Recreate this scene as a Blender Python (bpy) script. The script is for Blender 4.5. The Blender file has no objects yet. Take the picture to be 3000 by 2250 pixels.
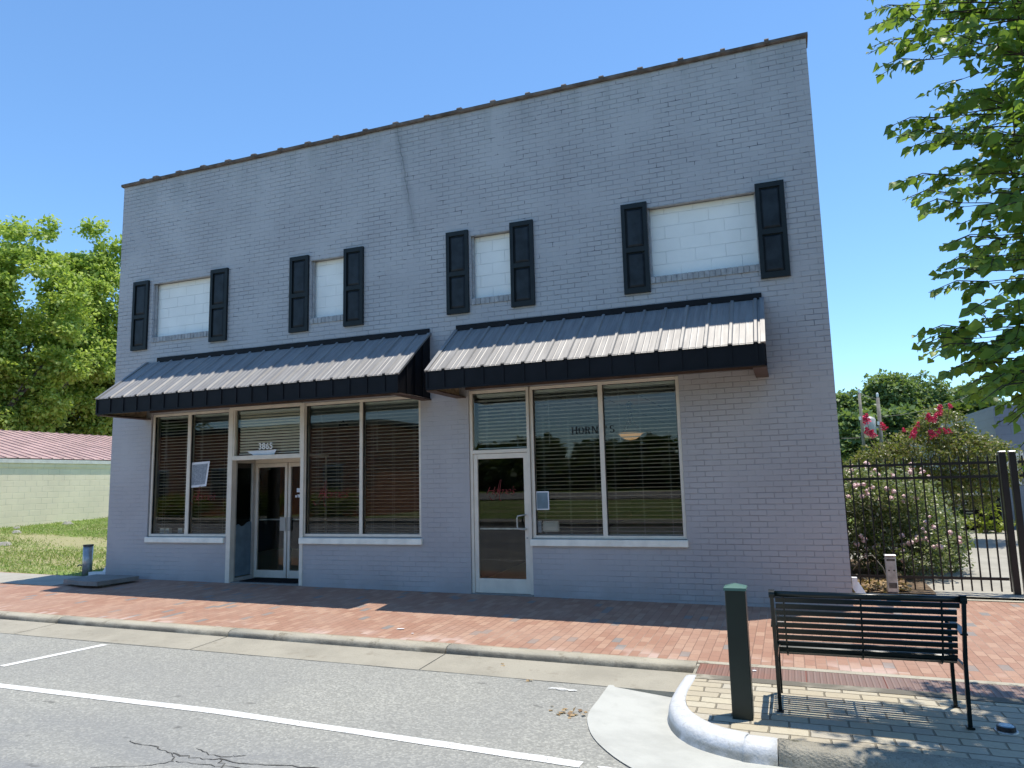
import bpy, math, random
import numpy as np
from mathutils import Vector, Matrix
random.seed(7); rng=np.random.default_rng(7)
R=math.radians
S=bpy.context.scene
COL=S.collection
# ------------------------------------------------------------ camera
yaw,pitch,roll=R(-20.726),R(7.654),R(-1.387)
cy,sy,cp,sp,cr,sr=math.cos(yaw),math.sin(yaw),math.cos(pitch),math.sin(pitch),math.cos(roll),math.sin(roll)
Fv=Vector((sy*cp,cy*cp,sp)); rv=Vector((cy,-sy,0)); uv=rv.cross(Fv)
r2=cr*rv+sr*uv; u2=-sr*rv+cr*uv
cam=bpy.data.cameras.new('camera'); co=bpy.data.objects.new('camera',cam); COL.objects.link(co)
cam.sensor_width=36; cam.lens=36*2120/3000; cam.clip_start=.05; cam.clip_end=2000
co.matrix_world=Matrix(((r2.x,u2.x,-Fv.x,0),(r2.y,u2.y,-Fv.y,-10),(r2.z,u2.z,-Fv.z,1.62),(0,0,0,1)))
S.camera=co
S.render.resolution_x=1024; S.render.resolution_y=768
S.render.engine='CYCLES'
S.cycles.max_bounces=8; S.cycles.transparent_max_bounces=12; S.cycles.diffuse_bounces=4
# ------------------------------------------------------------ light
SUNDIR=Vector((.17,.128,1)).normalized()
EL=math.asin(SUNDIR.z); AZ=math.atan2(SUNDIR.x,SUNDIR.y)
W=bpy.data.worlds.new('World'); S.world=W; W.use_nodes=True
nt=W.node_tree; nt.nodes.clear()
sky=nt.nodes.new('ShaderNodeTexSky'); sky.sky_type='NISHITA'; sky.sun_disc=False
sky.sun_elevation=EL; sky.sun_rotation=AZ; sky.air_density=1.0; sky.dust_density=0.; sky.ozone_density=8.
bg=nt.nodes.new('ShaderNodeBackground'); bg.inputs[1].default_value=.15
out=nt.nodes.new('ShaderNodeOutputWorld')
def pixdir(U,V): return Fv+(U-1500)/2120*r2-(V-1125)/2120*u2
mx=nt.nodes.new('ShaderNodeMix'); mx.data_type='RGBA'; mx.blend_type='MULTIPLY'; mx.inputs[0].default_value=1.
nt.links.new(sky.outputs[0],mx.inputs[6]); mx.inputs[7].default_value=(.95,1.05,1.03,1)
nt.links.new(mx.outputs[2],bg.inputs[0]); nt.links.new(bg.outputs[0],out.inputs[0])
sl=bpy.data.lights.new('sun','SUN'); sl.energy=3.6; sl.angle=R(.53); sl.color=(1,.94,.84)
so=bpy.data.objects.new('sun',sl); COL.objects.link(so); so.location=(5,5,30)
so.rotation_euler=SUNDIR.to_track_quat('Z','Y').to_euler()
S.view_settings.view_transform='Standard'; S.view_settings.look='None'; S.view_settings.gamma=1
S.view_settings.exposure=.6
# ------------------------------------------------------------ materials
class Mat:
    def __init__(s,name):
        s.m=bpy.data.materials.new(name); s.m.use_nodes=True; s.t=s.m.node_tree; s.t.nodes.clear()
        s.o=s.n('OutputMaterial')
    def n(s,t,**k):
        n=s.t.nodes.new('ShaderNode'+t)
        for a,b in k.items(): setattr(n,a,b)
        return n
    def put(s,v,sock):
        if v is None: return
        if isinstance(v,bpy.types.NodeSocket): s.t.links.new(v,sock)
        elif isinstance(v,(tuple,list)) and len(v)==3 and sock.type=='RGBA': sock.default_value=(*v,1)
        else: sock.default_value=v
    def ma(s,op,a,b=None,c=None,clamp=False):
        n=s.n('Math',operation=op,use_clamp=clamp)
        for i,v in enumerate((a,b,c)): s.put(v,n.inputs[i])
        return n.outputs[0]
    def mix(s,f,a,b,mode='MIX'):
        n=s.n('Mix',data_type='RGBA',blend_type=mode); s.put(f,n.inputs[0]); s.put(a,n.inputs[6]); s.put(b,n.inputs[7]); return n.outputs[2]
    def noise(s,vec,scale,detail=4,rough=.55,out=0):
        n=s.n('TexNoise'); s.put(vec,n.inputs['Vector']); n.inputs['Scale'].default_value=scale
        n.inputs['Detail'].default_value=detail; n.inputs['Roughness'].default_value=rough; return n.outputs[out]
    def ramp(s,f,lo,hi):
        n=s.n('MapRange'); n.interpolation_type='SMOOTHSTEP'; s.put(f,n.inputs[0]); s.put(lo,n.inputs[1]); s.put(hi,n.inputs[2]); return n.outputs[0]
    def stops(s,f,st,const=False):
        n=s.n('ValToRGB'); s.put(f,n.inputs[0]); r=n.color_ramp
        if const: r.interpolation='CONSTANT'
        while len(r.elements)<len(st): r.elements.new(.5)
        for e,(p,c) in zip(r.elements,st): e.position=p; e.color=(*c,1)
        return n.outputs[0]
    def pos(s):
        g=s.n('NewGeometry'); return g.outputs['Position']
    def sep(s,v):
        n=s.n('SeparateXYZ'); s.put(v,n.inputs[0]); return n.outputs
    def comb(s,x=0.,y=0.,z=0.):
        n=s.n('CombineXYZ'); s.put(x,n.inputs[0]); s.put(y,n.inputs[1]); s.put(z,n.inputs[2]); return n.outputs[0]
    def bump(s,h,dist,strength=1,normal=None):
        n=s.n('Bump'); s.put(h,n.inputs['Height']); n.inputs['Distance'].default_value=dist; n.inputs['Strength'].default_value=strength
        if normal is not None: s.put(normal,n.inputs['Normal'])
        return n.outputs[0]
    def bsdf(s,color,rough=.7,spec=.5,normal=None,metal=0.,**k):
        b=s.n('BsdfPrincipled'); s.put(color,b.inputs['Base Color']); s.put(rough,b.inputs['Roughness']); s.put(metal,b.inputs['Metallic'])
        s.put(spec,b.inputs['Specular IOR Level'])
        if normal is not None: s.put(normal,b.inputs['Normal'])
        for a,v in k.items(): s.put(v,b.inputs[a.replace('_',' ')])
        s.t.links.new(b.outputs[0],s.o.inputs[0]); return b
    def bricks(s,u,v,w,h,m,off=.5,jit=0.):
        """running bond: returns joint mask (1 in the joint), per-brick random value, its colour"""
        if jit:
            P=s.comb(u,v,0.); j=s.sep(s.noise(P,9,2,out=1))
            u=s.ma('ADD',u,s.ma('MULTIPLY',s.ma('SUBTRACT',j[0],.5),jit)); v=s.ma('ADD',v,s.ma('MULTIPLY',s.ma('SUBTRACT',j[1],.5),jit))
        vr=s.ma('DIVIDE',v,h); row=s.ma('FLOOR',vr)
        sh=s.ma('MULTIPLY',s.ma('MODULO',s.ma('ABSOLUTE',row),2.),off)
        ur=s.ma('ADD',s.ma('DIVIDE',u,w),sh); col=s.ma('FLOOR',ur)
        fx=s.ma('FRACT',ur); fy=s.ma('FRACT',vr)
        dx=s.ma('MULTIPLY',s.ma('MINIMUM',fx,s.ma('SUBTRACT',1.,fx)),w)
        dy=s.ma('MULTIPLY',s.ma('MINIMUM',fy,s.ma('SUBTRACT',1.,fy)),h)
        wn=s.n('TexWhiteNoise',noise_dimensions='3D'); s.put(s.comb(col,row,0.),wn.inputs[0])
        d=s.ma('SMOOTH_MIN',dx,dy,m*1.5)
        mask=s.ma('SUBTRACT',1.,s.ramp(d,m*.35,m))
        return mask,wn.outputs[0],wn.outputs[1]
def simple(name,c,rough=.6,spec=.5,metal=0.,var=.15,scale=6.,bump=0.,bs=40.):
    M=Mat(name); P=M.pos(); f=M.noise(P,scale,5)
    c2=tuple(x*(1-var) for x in c); c1=tuple(min(1,x*(1+var)) for x in c)
    col=M.mix(M.ramp(f,.3,.7),c2,c1)
    nr=M.bump(M.noise(P,bs,3),bump) if bump else None
    M.bsdf(col,rough,spec,nr,metal); return M.m
MT={}
def wall_paint():
    M=Mat('painted_brick'); P=M.pos(); x,y,z=M.sep(P)
    g=M.n('NewGeometry'); nx,ny,nz=M.sep(g.outputs['Normal'])
    side=M.ramp(M.ma('ABSOLUTE',nx),.5,.6)
    uu=M.ma('ADD',M.ma('MULTIPLY',x,M.ma('SUBTRACT',1.,side)),M.ma('MULTIPLY',y,side))
    mk,rn,rc=M.bricks(uu,z,.2125,.0735,.0062,jit=.011)
    big=M.noise(P,.9,4); mid=M.noise(P,3.,5)
    # filler paint closes some joints, leaves others open
    fill=M.ramp(M.noise(P,1.7,5,.7),.36,.62)
    smooth_=M.ma('MULTIPLY',M.ma('SUBTRACT',1.,M.ramp(z,2.9,3.4)),M.ma('SUBTRACT',1.,M.ramp(M.ma('ADD',x,M.ma('MULTIPLY',M.noise(P,1.5,3),.8)),-1.3,-.6)))
    openj=M.ma('MULTIPLY',M.ma('MULTIPLY',mk,M.ma('SUBTRACT',1.,M.ma('MULTIPLY',smooth_,.62))),M.ma('ADD',.12,M.ma('MULTIPLY',fill,.88)))
    base=M.mix(M.ramp(big,.3,.7),(.374,.360,.364),(.438,.424,.424))
    base=M.mix(M.ma('MULTIPLY',M.ramp(mid,.45,.8),.35),base,(.45,.445,.44))
    base=M.mix(M.ma('MULTIPLY',M.ma('SUBTRACT',rn,.5),.22),base,(.46,.46,.465))
    # dirt in open joints, strongest in old stepped cracks
    cr=M.ramp(M.noise(M.comb(x,0.,M.ma('MULTIPLY',z,2.2)),1.1,4,.65),.56,.70)
    crk=M.ma('MULTIPLY',cr,M.ramp(z,1.2,3.6))
    base=M.mix(M.ma('MULTIPLY',openj,M.ma('ADD',.26,M.ma('MULTIPLY',crk,.55))),base,(.11,.12,.135))
    vo=M.ma('MULTIPLY',M.ramp(M.noise(M.comb(M.ma('MULTIPLY',x,.8),0.,M.ma('MULTIPLY',z,1.5)),5.5,3,.6),.56,.66),M.ramp(z,3.2,4.8))
    base=M.mix(M.ma('MULTIPLY',M.ma('MULTIPLY',mk,vo),.8),base,(.06,.065,.075))
    # grey water stains under the coping and one long run below a tile joint
    st=M.ma('MULTIPLY',M.ramp(z,6.6,7.5),M.ramp(M.noise(M.comb(M.ma('MULTIPLY',x,1.6),0.,M.ma('MULTIPLY',z,.35)),2.2,5),.47,.62))
    base=M.mix(M.ma('MULTIPLY',st,.4),base,(.28,.285,.28))
    cx=M.ma('ADD',M.ma('ADD',-5.72,M.ma('MULTIPLY',M.ma('SUBTRACT',7.5,z),.17)),M.ma('MULTIPLY',M.ma('SUBTRACT',M.noise(P,4,3),.5),.12))
    dd=M.ma('ABSOLUTE',M.ma('SUBTRACT',x,cx))
    run=M.ma('MULTIPLY',M.ma('SUBTRACT',1.,M.ramp(dd,.01,.12)),M.ramp(z,5.3,6.0))
    base=M.mix(M.ma('MULTIPLY',run,.42),base,(.22,.225,.22))
    thin=M.ma('MULTIPLY',M.ma('SUBTRACT',1.,M.ramp(dd,.003,.012)),M.ramp(z,5.6,6.4))
    base=M.mix(M.ma('MULTIPLY',thin,.4),base,(.06,.06,.06))
    # splash dirt at the foot
    ft=M.ma('MULTIPLY',M.ma('SUBTRACT',1.,M.ramp(z,.02,.35)),M.ramp(mid,.35,.7))
    base=M.mix(M.ma('MULTIPLY',ft,.35),base,(.25,.23,.21))
    h=M.ma('ADD',M.ma('MULTIPLY',openj,-1.),M.ma('MULTIPLY',M.noise(P,70,3),.16))
    h=M.ma('ADD',h,M.ma('MULTIPLY',rn,.35))
    nr=M.bump(h,.009,.9)
    M.bsdf(base,.5,.4,nr); return M.m
MT['wall']=wall_paint()
def block_paint(name,c,w,h,m,dark,jv=.5,axis='x'):
    M=Mat(name); P=M.pos(); x,y,z=M.sep(P)
    mk,rn,rc=M.bricks(x if axis=='x' else y,z,w,h,m,jit=.008)
    keep=M.ramp(M.noise(P,2.5,3),.35,.6)
    mk=M.ma('MULTIPLY',mk,M.ma('ADD',.35,M.ma('MULTIPLY',keep,.65)))
    base=M.mix(M.ramp(M.noise(P,1.3,4),.3,.7),c,tuple(a*.9 for a in c))
    base=M.mix(M.ma('MULTIPLY',mk,jv),base,dark)
    nr=M.bump(M.ma('ADD',M.ma('MULTIPLY',mk,-1.),M.ma('MULTIPLY',M.noise(P,60,2),.2)),.008,.8)
    M.bsdf(base,.65,.3,nr); return M.m
MT['infill']=block_paint('white_block',(.90,.89,.84),.41,.185,.0045,(.6,.61,.6),.45)
MT['sidewall']=block_paint('cream_block',(.97,.84,.62),.42,.205,.009,(.58,.54,.4),.6,'y')
MT['greywall']=block_paint('blue_grey_block',(.21,.245,.30),.42,.205,.009,(.15,.17,.2),.6)
MT['brick']=block_paint('red_brick',(.62,.24,.13),.21,.075,.006,(.3,.27,.24),.8)
def paving():
    M=Mat('brick_paving'); P=M.pos(); x,y,z=M.sep(P)
    mk,rn,rc=M.bricks(y,x,.19,.094,.0045,jit=.008)
    a=M.stops(rn,[(0,(.335,.185,.125)),(.2,(.365,.21,.145)),(.42,(.40,.24,.165)),(.62,(.345,.19,.13)),(.8,(.425,.265,.185)),(.94,(.37,.215,.155)),(.955,(.23,.215,.20)),(1,(.19,.185,.185))],True)
    f=M.noise(P,1.1,5); base=M.mix(M.ma('MULTIPLY',M.ramp(f,.35,.75),.6),a,(.41,.27,.20))
    base=M.mix(M.ma('MULTIPLY',M.ramp(M.noise(P,28,3),.5,.8),.3),base,(.22,.12,.09))
    # efflorescence on the old bricks by the kerb
    ef=M.ma('MULTIPLY',M.ma('MULTIPLY',M.ma('SUBTRACT',1.,M.ramp(y,-2.75,-2.35)),M.ramp(M.noise(P,1.6,2),.5,.62)),M.ramp(rn,.3,.6))
    base=M.mix(M.ma('MULTIPLY',ef,.55),base,(.62,.50,.44))
    base=M.mix(M.ma('MULTIPLY',mk,.7),base,M.mix(M.ramp(M.noise(P,.8,2),.5,.65),(.24,.15,.11),(.50,.42,.33)))
    nr=M.bump(M.ma('ADD',M.ma('MULTIPLY',mk,-1.),M.ma('ADD',M.ma('MULTIPLY',rn,.5),M.ma('MULTIPLY',M.noise(P,60,3),.4))),.005,.8)
    M.bsdf(base,.8,.3,nr); return M.m
MT['paving']=paving()
def cobble():
    M=Mat('buff_pavers'); P=M.pos(); x,y,z=M.sep(P)
    mk,rn,rc=M.bricks(x,y,.262,.132,.0085,jit=.022)
    a=M.stops(rn,[(0,(.44,.385,.285)),(.35,(.48,.42,.30)),(.6,(.41,.36,.28)),(.8,(.52,.465,.345)),(1,(.45,.41,.33))])
    a=M.mix(M.ma('MULTIPLY',M.ramp(M.noise(P,35,4),.4,.8),.35),a,(.33,.28,.2))
    base=M.mix(M.ma('MULTIPLY',mk,.8),a,(.20,.17,.12))
    nr=M.bump(M.ma('ADD',M.ma('MULTIPLY',mk,-1.4),M.ma('MULTIPLY',M.noise(P,45,4),.4)),.012,.9)
    M.bsdf(base,.8,.3,nr); return M.m
MT['cobble']=cobble()
def asphalt():
    M=Mat('asphalt'); P=M.pos(); x,y,z=M.sep(P)
    v=M.n('TexVoronoi'); v.inputs['Scale'].default_value=62; M.put(P,v.inputs['Vector'])
    wn=M.sep(v.outputs['Color'])[0]
    base=M.stops(wn,[(0,(.18,.176,.155)),(.45,(.265,.26,.23)),(.75,(.37,.36,.315)),(1,(.55,.535,.46))])
    big=M.ramp(M.noise(P,.55,4),.3,.7)
    base=M.mix(.5,base,(.335,.33,.29))
    base=M.mix(M.ma('MULTIPLY',big,.35),base,(.235,.235,.225))
    track=M.ma('MULTIPLY',M.ma('MULTIPLY',M.ma('SUBTRACT',1.,M.ramp(y,-6.3,-5.3)),M.ramp(M.noise(M.comb(M.ma('MULTIPLY',x,.3),y,0.),1.2,4),.3,.6)),.75)
    base=M.mix(track,base,(.20,.205,.21))
    oil=M.ma('MULTIPLY',M.ramp(M.noise(M.comb(M.ma('MULTIPLY',x,1.),M.ma('MULTIPLY',y,2.)),3.1,3),.66,.74),.5)
    base=M.mix(oil,base,(.07,.07,.065))
    nr=M.bump(M.ma('ADD',v.outputs['Distance'],M.noise(P,160,2)),.004,.7)
    M.bsdf(base,.85,.25,nr); return M.m
MT['asphalt']=asphalt()
def concrete(name,c,dark,sc=1.,stain=.5,agg=.25,bump=.004,band=False):
    M=Mat(name); P=M.pos(); x,y,z=M.sep(P)
    b=M.mix(M.ramp(M.noise(P,2.2*sc,6,.65),.35,.7),c,tuple(a*.82 for a in c))
    b=M.mix(M.ma('MULTIPLY',M.ramp(M.noise(P,6*sc,6,.7),.55,.72),stain),b,dark)
    b=M.mix(M.ma('MULTIPLY',M.ramp(M.noise(P,95,2),.5,.75),agg),b,tuple(a*.55 for a in c))
    if band: b=M.mix(M.ma('MULTIPLY',M.ma('SUBTRACT',1.,M.ramp(y,-2.957,-2.925)),M.ramp(M.noise(M.comb(M.ma('MULTIPLY',x,1.2),y,z),2.5,4),.25,.6)),b,(.16,.145,.115))
    nr=M.bump(M.ma('ADD',M.noise(P,50,4),M.ma('MULTIPLY',M.noise(P,8,3),2.)),bump,.8)
    M.bsdf(b,.85,.25,nr); return M.m
MT['kerb']=concrete('kerb_concrete',(.45,.41,.32),(.2,.17,.12),1.,.9,.4,.006,True)
MT['gutter']=concrete('gutter_concrete',(.38,.35,.28),(.24,.21,.16),.8,.7,.4)
MT['apron']=concrete('new_concrete',(.50,.50,.455),(.36,.355,.31),.9,.3,.1,.002)
MT['mossy']=concrete('mossy_kerb',(.36,.33,.26),(.10,.10,.07),2.4,1.,.8,.02)
MT['walk']=concrete('old_walk',(.40,.375,.315),(.27,.26,.22),1.,.5,.2)
MT['slab']=concrete('slab_concrete',(.26,.25,.23),(.15,.13,.11),2.,.5,.4,.006)
def whitekerb():
    M=Mat('white_kerb_paint'); P=M.pos(); x,y,z=M.sep(P)
    b=M.mix(M.ramp(M.noise(P,9,5,.7),.35,.75),(.62,.63,.64),(.52,.52,.50))
    b=M.mix(M.ma('MULTIPLY',M.ramp(M.noise(P,16,5,.7),.56,.68),.6),b,(.42,.41,.37))
    low=M.ma('MULTIPLY',M.ma('SUBTRACT',1.,M.ramp(z,-.198,-.165)),1.)
    b=M.mix(M.ma('MULTIPLY',low,M.ramp(M.noise(P,5,4),.3,.6)),b,(.34,.33,.29))
    nr=M.bump(M.ma('ADD',M.noise(P,40,4),M.noise(P,9,3)),.006,.9)
    M.bsdf(b,.6,.4,nr); return M.m
MT['whitekerb']=whitekerb()
def roadpaint():
    M=Mat('road_paint'); P=M.pos(); x,y,z=M.sep(P)
    ed=M.noise(P,55,4,.7); b=M.mix(M.ma('MULTIPLY',M.ramp(M.noise(P,6,4,.7),.45,.7),.3),(.74,.74,.70),(.5,.49,.45))
    cr=M.ma('SUBTRACT',1.,M.ramp(M.ma('ABSOLUTE',M.ma('SUBTRACT',M.noise(P,7,3),.5)),.0,.008))
    b=M.mix(M.ma('MAXIMUM',M.ramp(ed,.57,.68),M.ma('MULTIPLY',cr,.9)),b,(.26,.255,.23))
    M.bsdf(b,.7,.3,M.bump(M.noise(P,120,2),.003)); return M.m
MT['roadpaint']=roadpaint()
def tactile():
    M=Mat('ribbed_red_cover'); P=M.pos(); x,y,z=M.sep(P)
    rib=M.ramp(M.ma('ABSOLUTE',M.ma('SUBTRACT',M.ma('FRACT',M.ma('DIVIDE',x,.05)),.5)),.12,.3)
    jt=M.ma('SUBTRACT',1.,M.ramp(M.ma('ABSOLUTE',M.ma('SUBTRACT',M.ma('FRACT',M.ma('DIVIDE',M.ma('ADD',x,.3),.61)),.5)),0.,.012))
    b=M.mix(M.ramp(M.noise(P,3,5),.35,.7),(.29,.14,.10),(.25,.155,.125))
    b=M.mix(M.ma('MULTIPLY',M.ramp(x,-.6,.1),.6),b,(.235,.19,.165))
    b=M.mix(M.ma('MULTIPLY',rib,.35),b,(.16,.09,.07)); b=M.mix(jt,b,(.2,.05,.03))
    M.bsdf(b,.6,.4,M.bump(M.ma('MULTIPLY',rib,-1.),.006)); return M.m
MT['tactile']=tactile()
def lawn():
    M=Mat('lawn'); P=M.pos(); x,y,z=M.sep(P)
    b=M.mix(M.ramp(M.noise(P,5,5,.7),.3,.7),(.17,.27,.06),(.27,.33,.11))
    dry=M.ramp(M.ma('ADD',M.noise(M.comb(M.ma('MULTIPLY',x,.35),y,0.),.9,5,.65),M.ma('MULTIPLY',M.ma('MULTIPLY',M.ramp(y,.5,1.8),M.ma('SUBTRACT',1.,M.ramp(y,4.5,7.))),.14)),.47,.62)
    b=M.mix(M.ma('MULTIPLY',dry,.8),b,(.40,.345,.20))
    M.bsdf(b,.95,.1,M.bump(M.noise(P,30,4),.04)); return M.m
MT['lawn']=lawn()
MT['dirt']=simple('earth',(.17,.125,.085),.95,.1,var=.35,scale=8,bump=.02)
MT['frame']=simple('cream_aluminium',(.72,.65,.54),.42,.5,var=.06)
MT['framed']=simple('dull_metal',(.45,.43,.38),.4,.5,var=.08)
MT['sill']=simple('white_sill_paint',(.90,.86,.74),.55,.4,var=.1,scale=4,bump=.004)
MT['brick_sill']=simple('grey_sill_brick',(.34,.335,.335),.6,.3,var=.2,scale=12,bump=.004)
MT['shutter']=simple('black_shutter_vinyl',(.008,.012,.013),.5,.3,var=.2,scale=5)
MT['shutterp']=simple('black_shutter_panel',(.011,.015,.019),.48,.32,var=.5,scale=7)
def awn():
    M=Mat('charcoal_sheet_metal'); P=M.pos(); x,y,z=M.sep(P)
    b=M.mix(M.ramp(M.noise(M.comb(M.ma('MULTIPLY',x,9.),M.ma('MULTIPLY',y,.8),M.ma('MULTIPLY',z,.8)),2.,5,.65),.3,.75),(.30,.29,.28),(.40,.39,.375))
    M.bsdf(b,.68,.5,M.bump(M.noise(P,3,2),.003),1.); return M.m
MT['awning']=awn()
MT['awndark']=simple('black_sheet_metal',(.005,.005,.007),.55,.2,var=.3,scale=5)
MT['brown']=simple('brown_trim',(.085,.055,.042),.6,.3,var=.2)
MT['wood']=simple('bare_soffit_wood',(.33,.24,.15),.7,.3,var=.3,scale=14)
MT['coping']=simple('clay_coping',(.13,.105,.09),.8,.3,var=.35,scale=7,bump=.006)
MT['green']=simple('green_powdercoat',(.006,.016,.012),.35,.4,var=.12)
MT['benchm']=simple('green_black_steel',(.003,.008,.007),.28,.4,var=.12)
MT['capgreen']=simple('faded_green_cap',(.07,.15,.125),.5,.4,var=.12)
MT['black']=simple('black_metal',(.012,.011,.012),.35,.5,var=.2)
MT['slat']=simple('blind_slat',(.86,.84,.76),.5,.4,var=.05)
MT['slatbright']=simple('tan_blind_slat',(.85,.76,.6),.5,.4,var=.05)
MT['white']=simple('white_plastic',(.78,.78,.77),.5,.4,var=.06)
MT['paper']=simple('paper',(.75,.77,.80),.7,.2,var=.05)
MT['papertext']=simple('paper_print',(.28,.31,.35),.7,.2,var=.3,scale=60)
MT['red']=simple('red_lettering',(.22,.02,.018),.5,.4,var=.05)
MT['blackletter']=simple('black_lettering',(.008,.008,.008),.5,.3,var=.1)
MT['ceiling']=simple('ceiling_tile',(.80,.80,.73),.9,.1,var=.05)
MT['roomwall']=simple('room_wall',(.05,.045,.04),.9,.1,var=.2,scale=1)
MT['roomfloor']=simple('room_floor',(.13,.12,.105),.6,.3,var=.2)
MT['galv']=simple('galvanised_steel',(.42,.43,.43),.38,.5,metal=.7,var=.25,scale=10)
MT['dgalv']=simple('dark_stained_steel',(.09,.085,.08),.4,.5,metal=.4,var=.5,scale=18)
MT['bark']=simple('bark',(.13,.105,.085),.9,.2,var=.35,scale=14,bump=.02,bs=25)
MT['twig']=simple('dark_twig_bark',(.055,.045,.035),.9,.2,var=.3,scale=14)
MT['pole']=simple('weathered_pole',(.22,.20,.17),.9,.2,var=.2)
MT['redroof']=simple('red_metal_roof',(.46,.31,.275),.5,.5,var=.15,scale=1.5)
MT['whitetrim']=simple('white_trim',(.72,.7,.64),.6,.3,var=.1)
MT['mat']=simple('door_mat',(.012,.012,.012),.95,.1,var=.2)
MT['cloud']=simple('frosted_panel',(.16,.23,.27),.6,.3,var=.15)
MT['bronze']=simple('bronze_fitting',(.03,.028,.025),.4,.5,var=.2)
def glow(name,c,e):
    M=Mat(name); M.bsdf(c,.6,.3,None,0.,Emission_Color=(*c,1),Emission_Strength=e); return M.m
MT['tube']=glow('lit_ceiling_panel',(1.,.93,.70),7.)
MT['amber']=glow('lit_amber_glass',(.75,.42,.17),.28)
def glass(name,tint=(.90,.93,.91),ior=1.5,boost=1.15):
    M=Mat(name)
    f=M.n('Fresnel'); f.inputs[0].default_value=ior
    k=M.ma('MULTIPLY',f.outputs[0],boost,clamp=True)
    t=M.n('BsdfTransparent'); t.inputs[0].default_value=(*tint,1)
    g=M.n('BsdfGlossy'); g.inputs[0].default_value=(1,1,1,1); g.inputs['Roughness'].default_value=.012
    M.put(M.bump(M.noise(M.pos(),.9,1),.002,.5),g.inputs['Normal'])
    x=M.n('MixShader'); M.put(k,x.inputs[0]); M.t.links.new(t.outputs[0],x.inputs[1]); M.t.links.new(g.outputs[0],x.inputs[2])
    M.t.links.new(x.outputs[0],M.o.inputs[0]); return M.m
MT['glass']=glass('window_glass')
MT['lens']=simple('light_lens',(.25,.35,.42),.15,.6,var=.2)
def leafmat(name,a,b,trans=.35,rough=.45,thirds=None):
    M=Mat(name); g=M.n('NewGeometry'); rnd=g.outputs['Random Per Island']
    c=M.stops(rnd,[(0,a),(.7,b)]+([(1,thirds)] if thirds else []))
    d=M.n('BsdfPrincipled'); M.put(c,d.inputs['Base Color']); d.inputs['Roughness'].default_value=rough; d.inputs['Specular IOR Level'].default_value=.45
    t=M.n('BsdfTranslucent'); M.put(M.mix(.5,c,(.30,.42,.03)),t.inputs[0])
    x=M.n('MixShader'); x.inputs[0].default_value=trans
    M.t.links.new(d.outputs[0],x.inputs[1]); M.t.links.new(t.outputs[0],x.inputs[2]); M.t.links.new(x.outputs[0],M.o.inputs[0]); return M.m
MT['leafnear']=leafmat('street_tree_leaf',(.08,.17,.03),(.17,.29,.05),.55,.42,(.34,.46,.09))
MT['leafleft']=leafmat('light_green_leaf',(.27,.39,.07),(.47,.58,.12),.58,.5,(.64,.72,.25))
MT['leafdark']=leafmat('dark_green_leaf',(.035,.07,.022),(.07,.115,.035),.3,.5,(.10,.15,.05))
MT['leaffar']=leafmat('far_tree_leaf',(.10,.165,.06),(.19,.26,.10),.4,.5,(.30,.37,.18))
MT['leafmyrtle']=leafmat('myrtle_leaf',(.10,.125,.035),(.20,.20,.06),.35,.4,(.36,.26,.12))
MT['leafrose']=leafmat('rose_leaf',(.11,.15,.05),(.24,.27,.12),.35,.35,(.60,.56,.40))
MT['grassblade']=leafmat('grass_blade',(.22,.33,.06),(.34,.42,.11),.3,.6,(.60,.52,.30))
MT['hedge']=leafmat('yellow_green_leaf',(.22,.28,.03),(.32,.36,.05),.35,.5)
MT['pinkpale']=simple('pale_pink_petal',(.82,.60,.58),.6,.3,var=.15,scale=30)
MT['pinkhot']=simple('crimson_petal',(.70,.06,.14),.6,.3,var=.3,scale=20)
MT['deadleaf']=leafmat('dead_leaf',(.30,.19,.09),(.46,.33,.18),.15,.7,(.2,.11,.06))
MT['crack']=simple('crack_filler',(.085,.082,.075),.95,.1)
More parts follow.
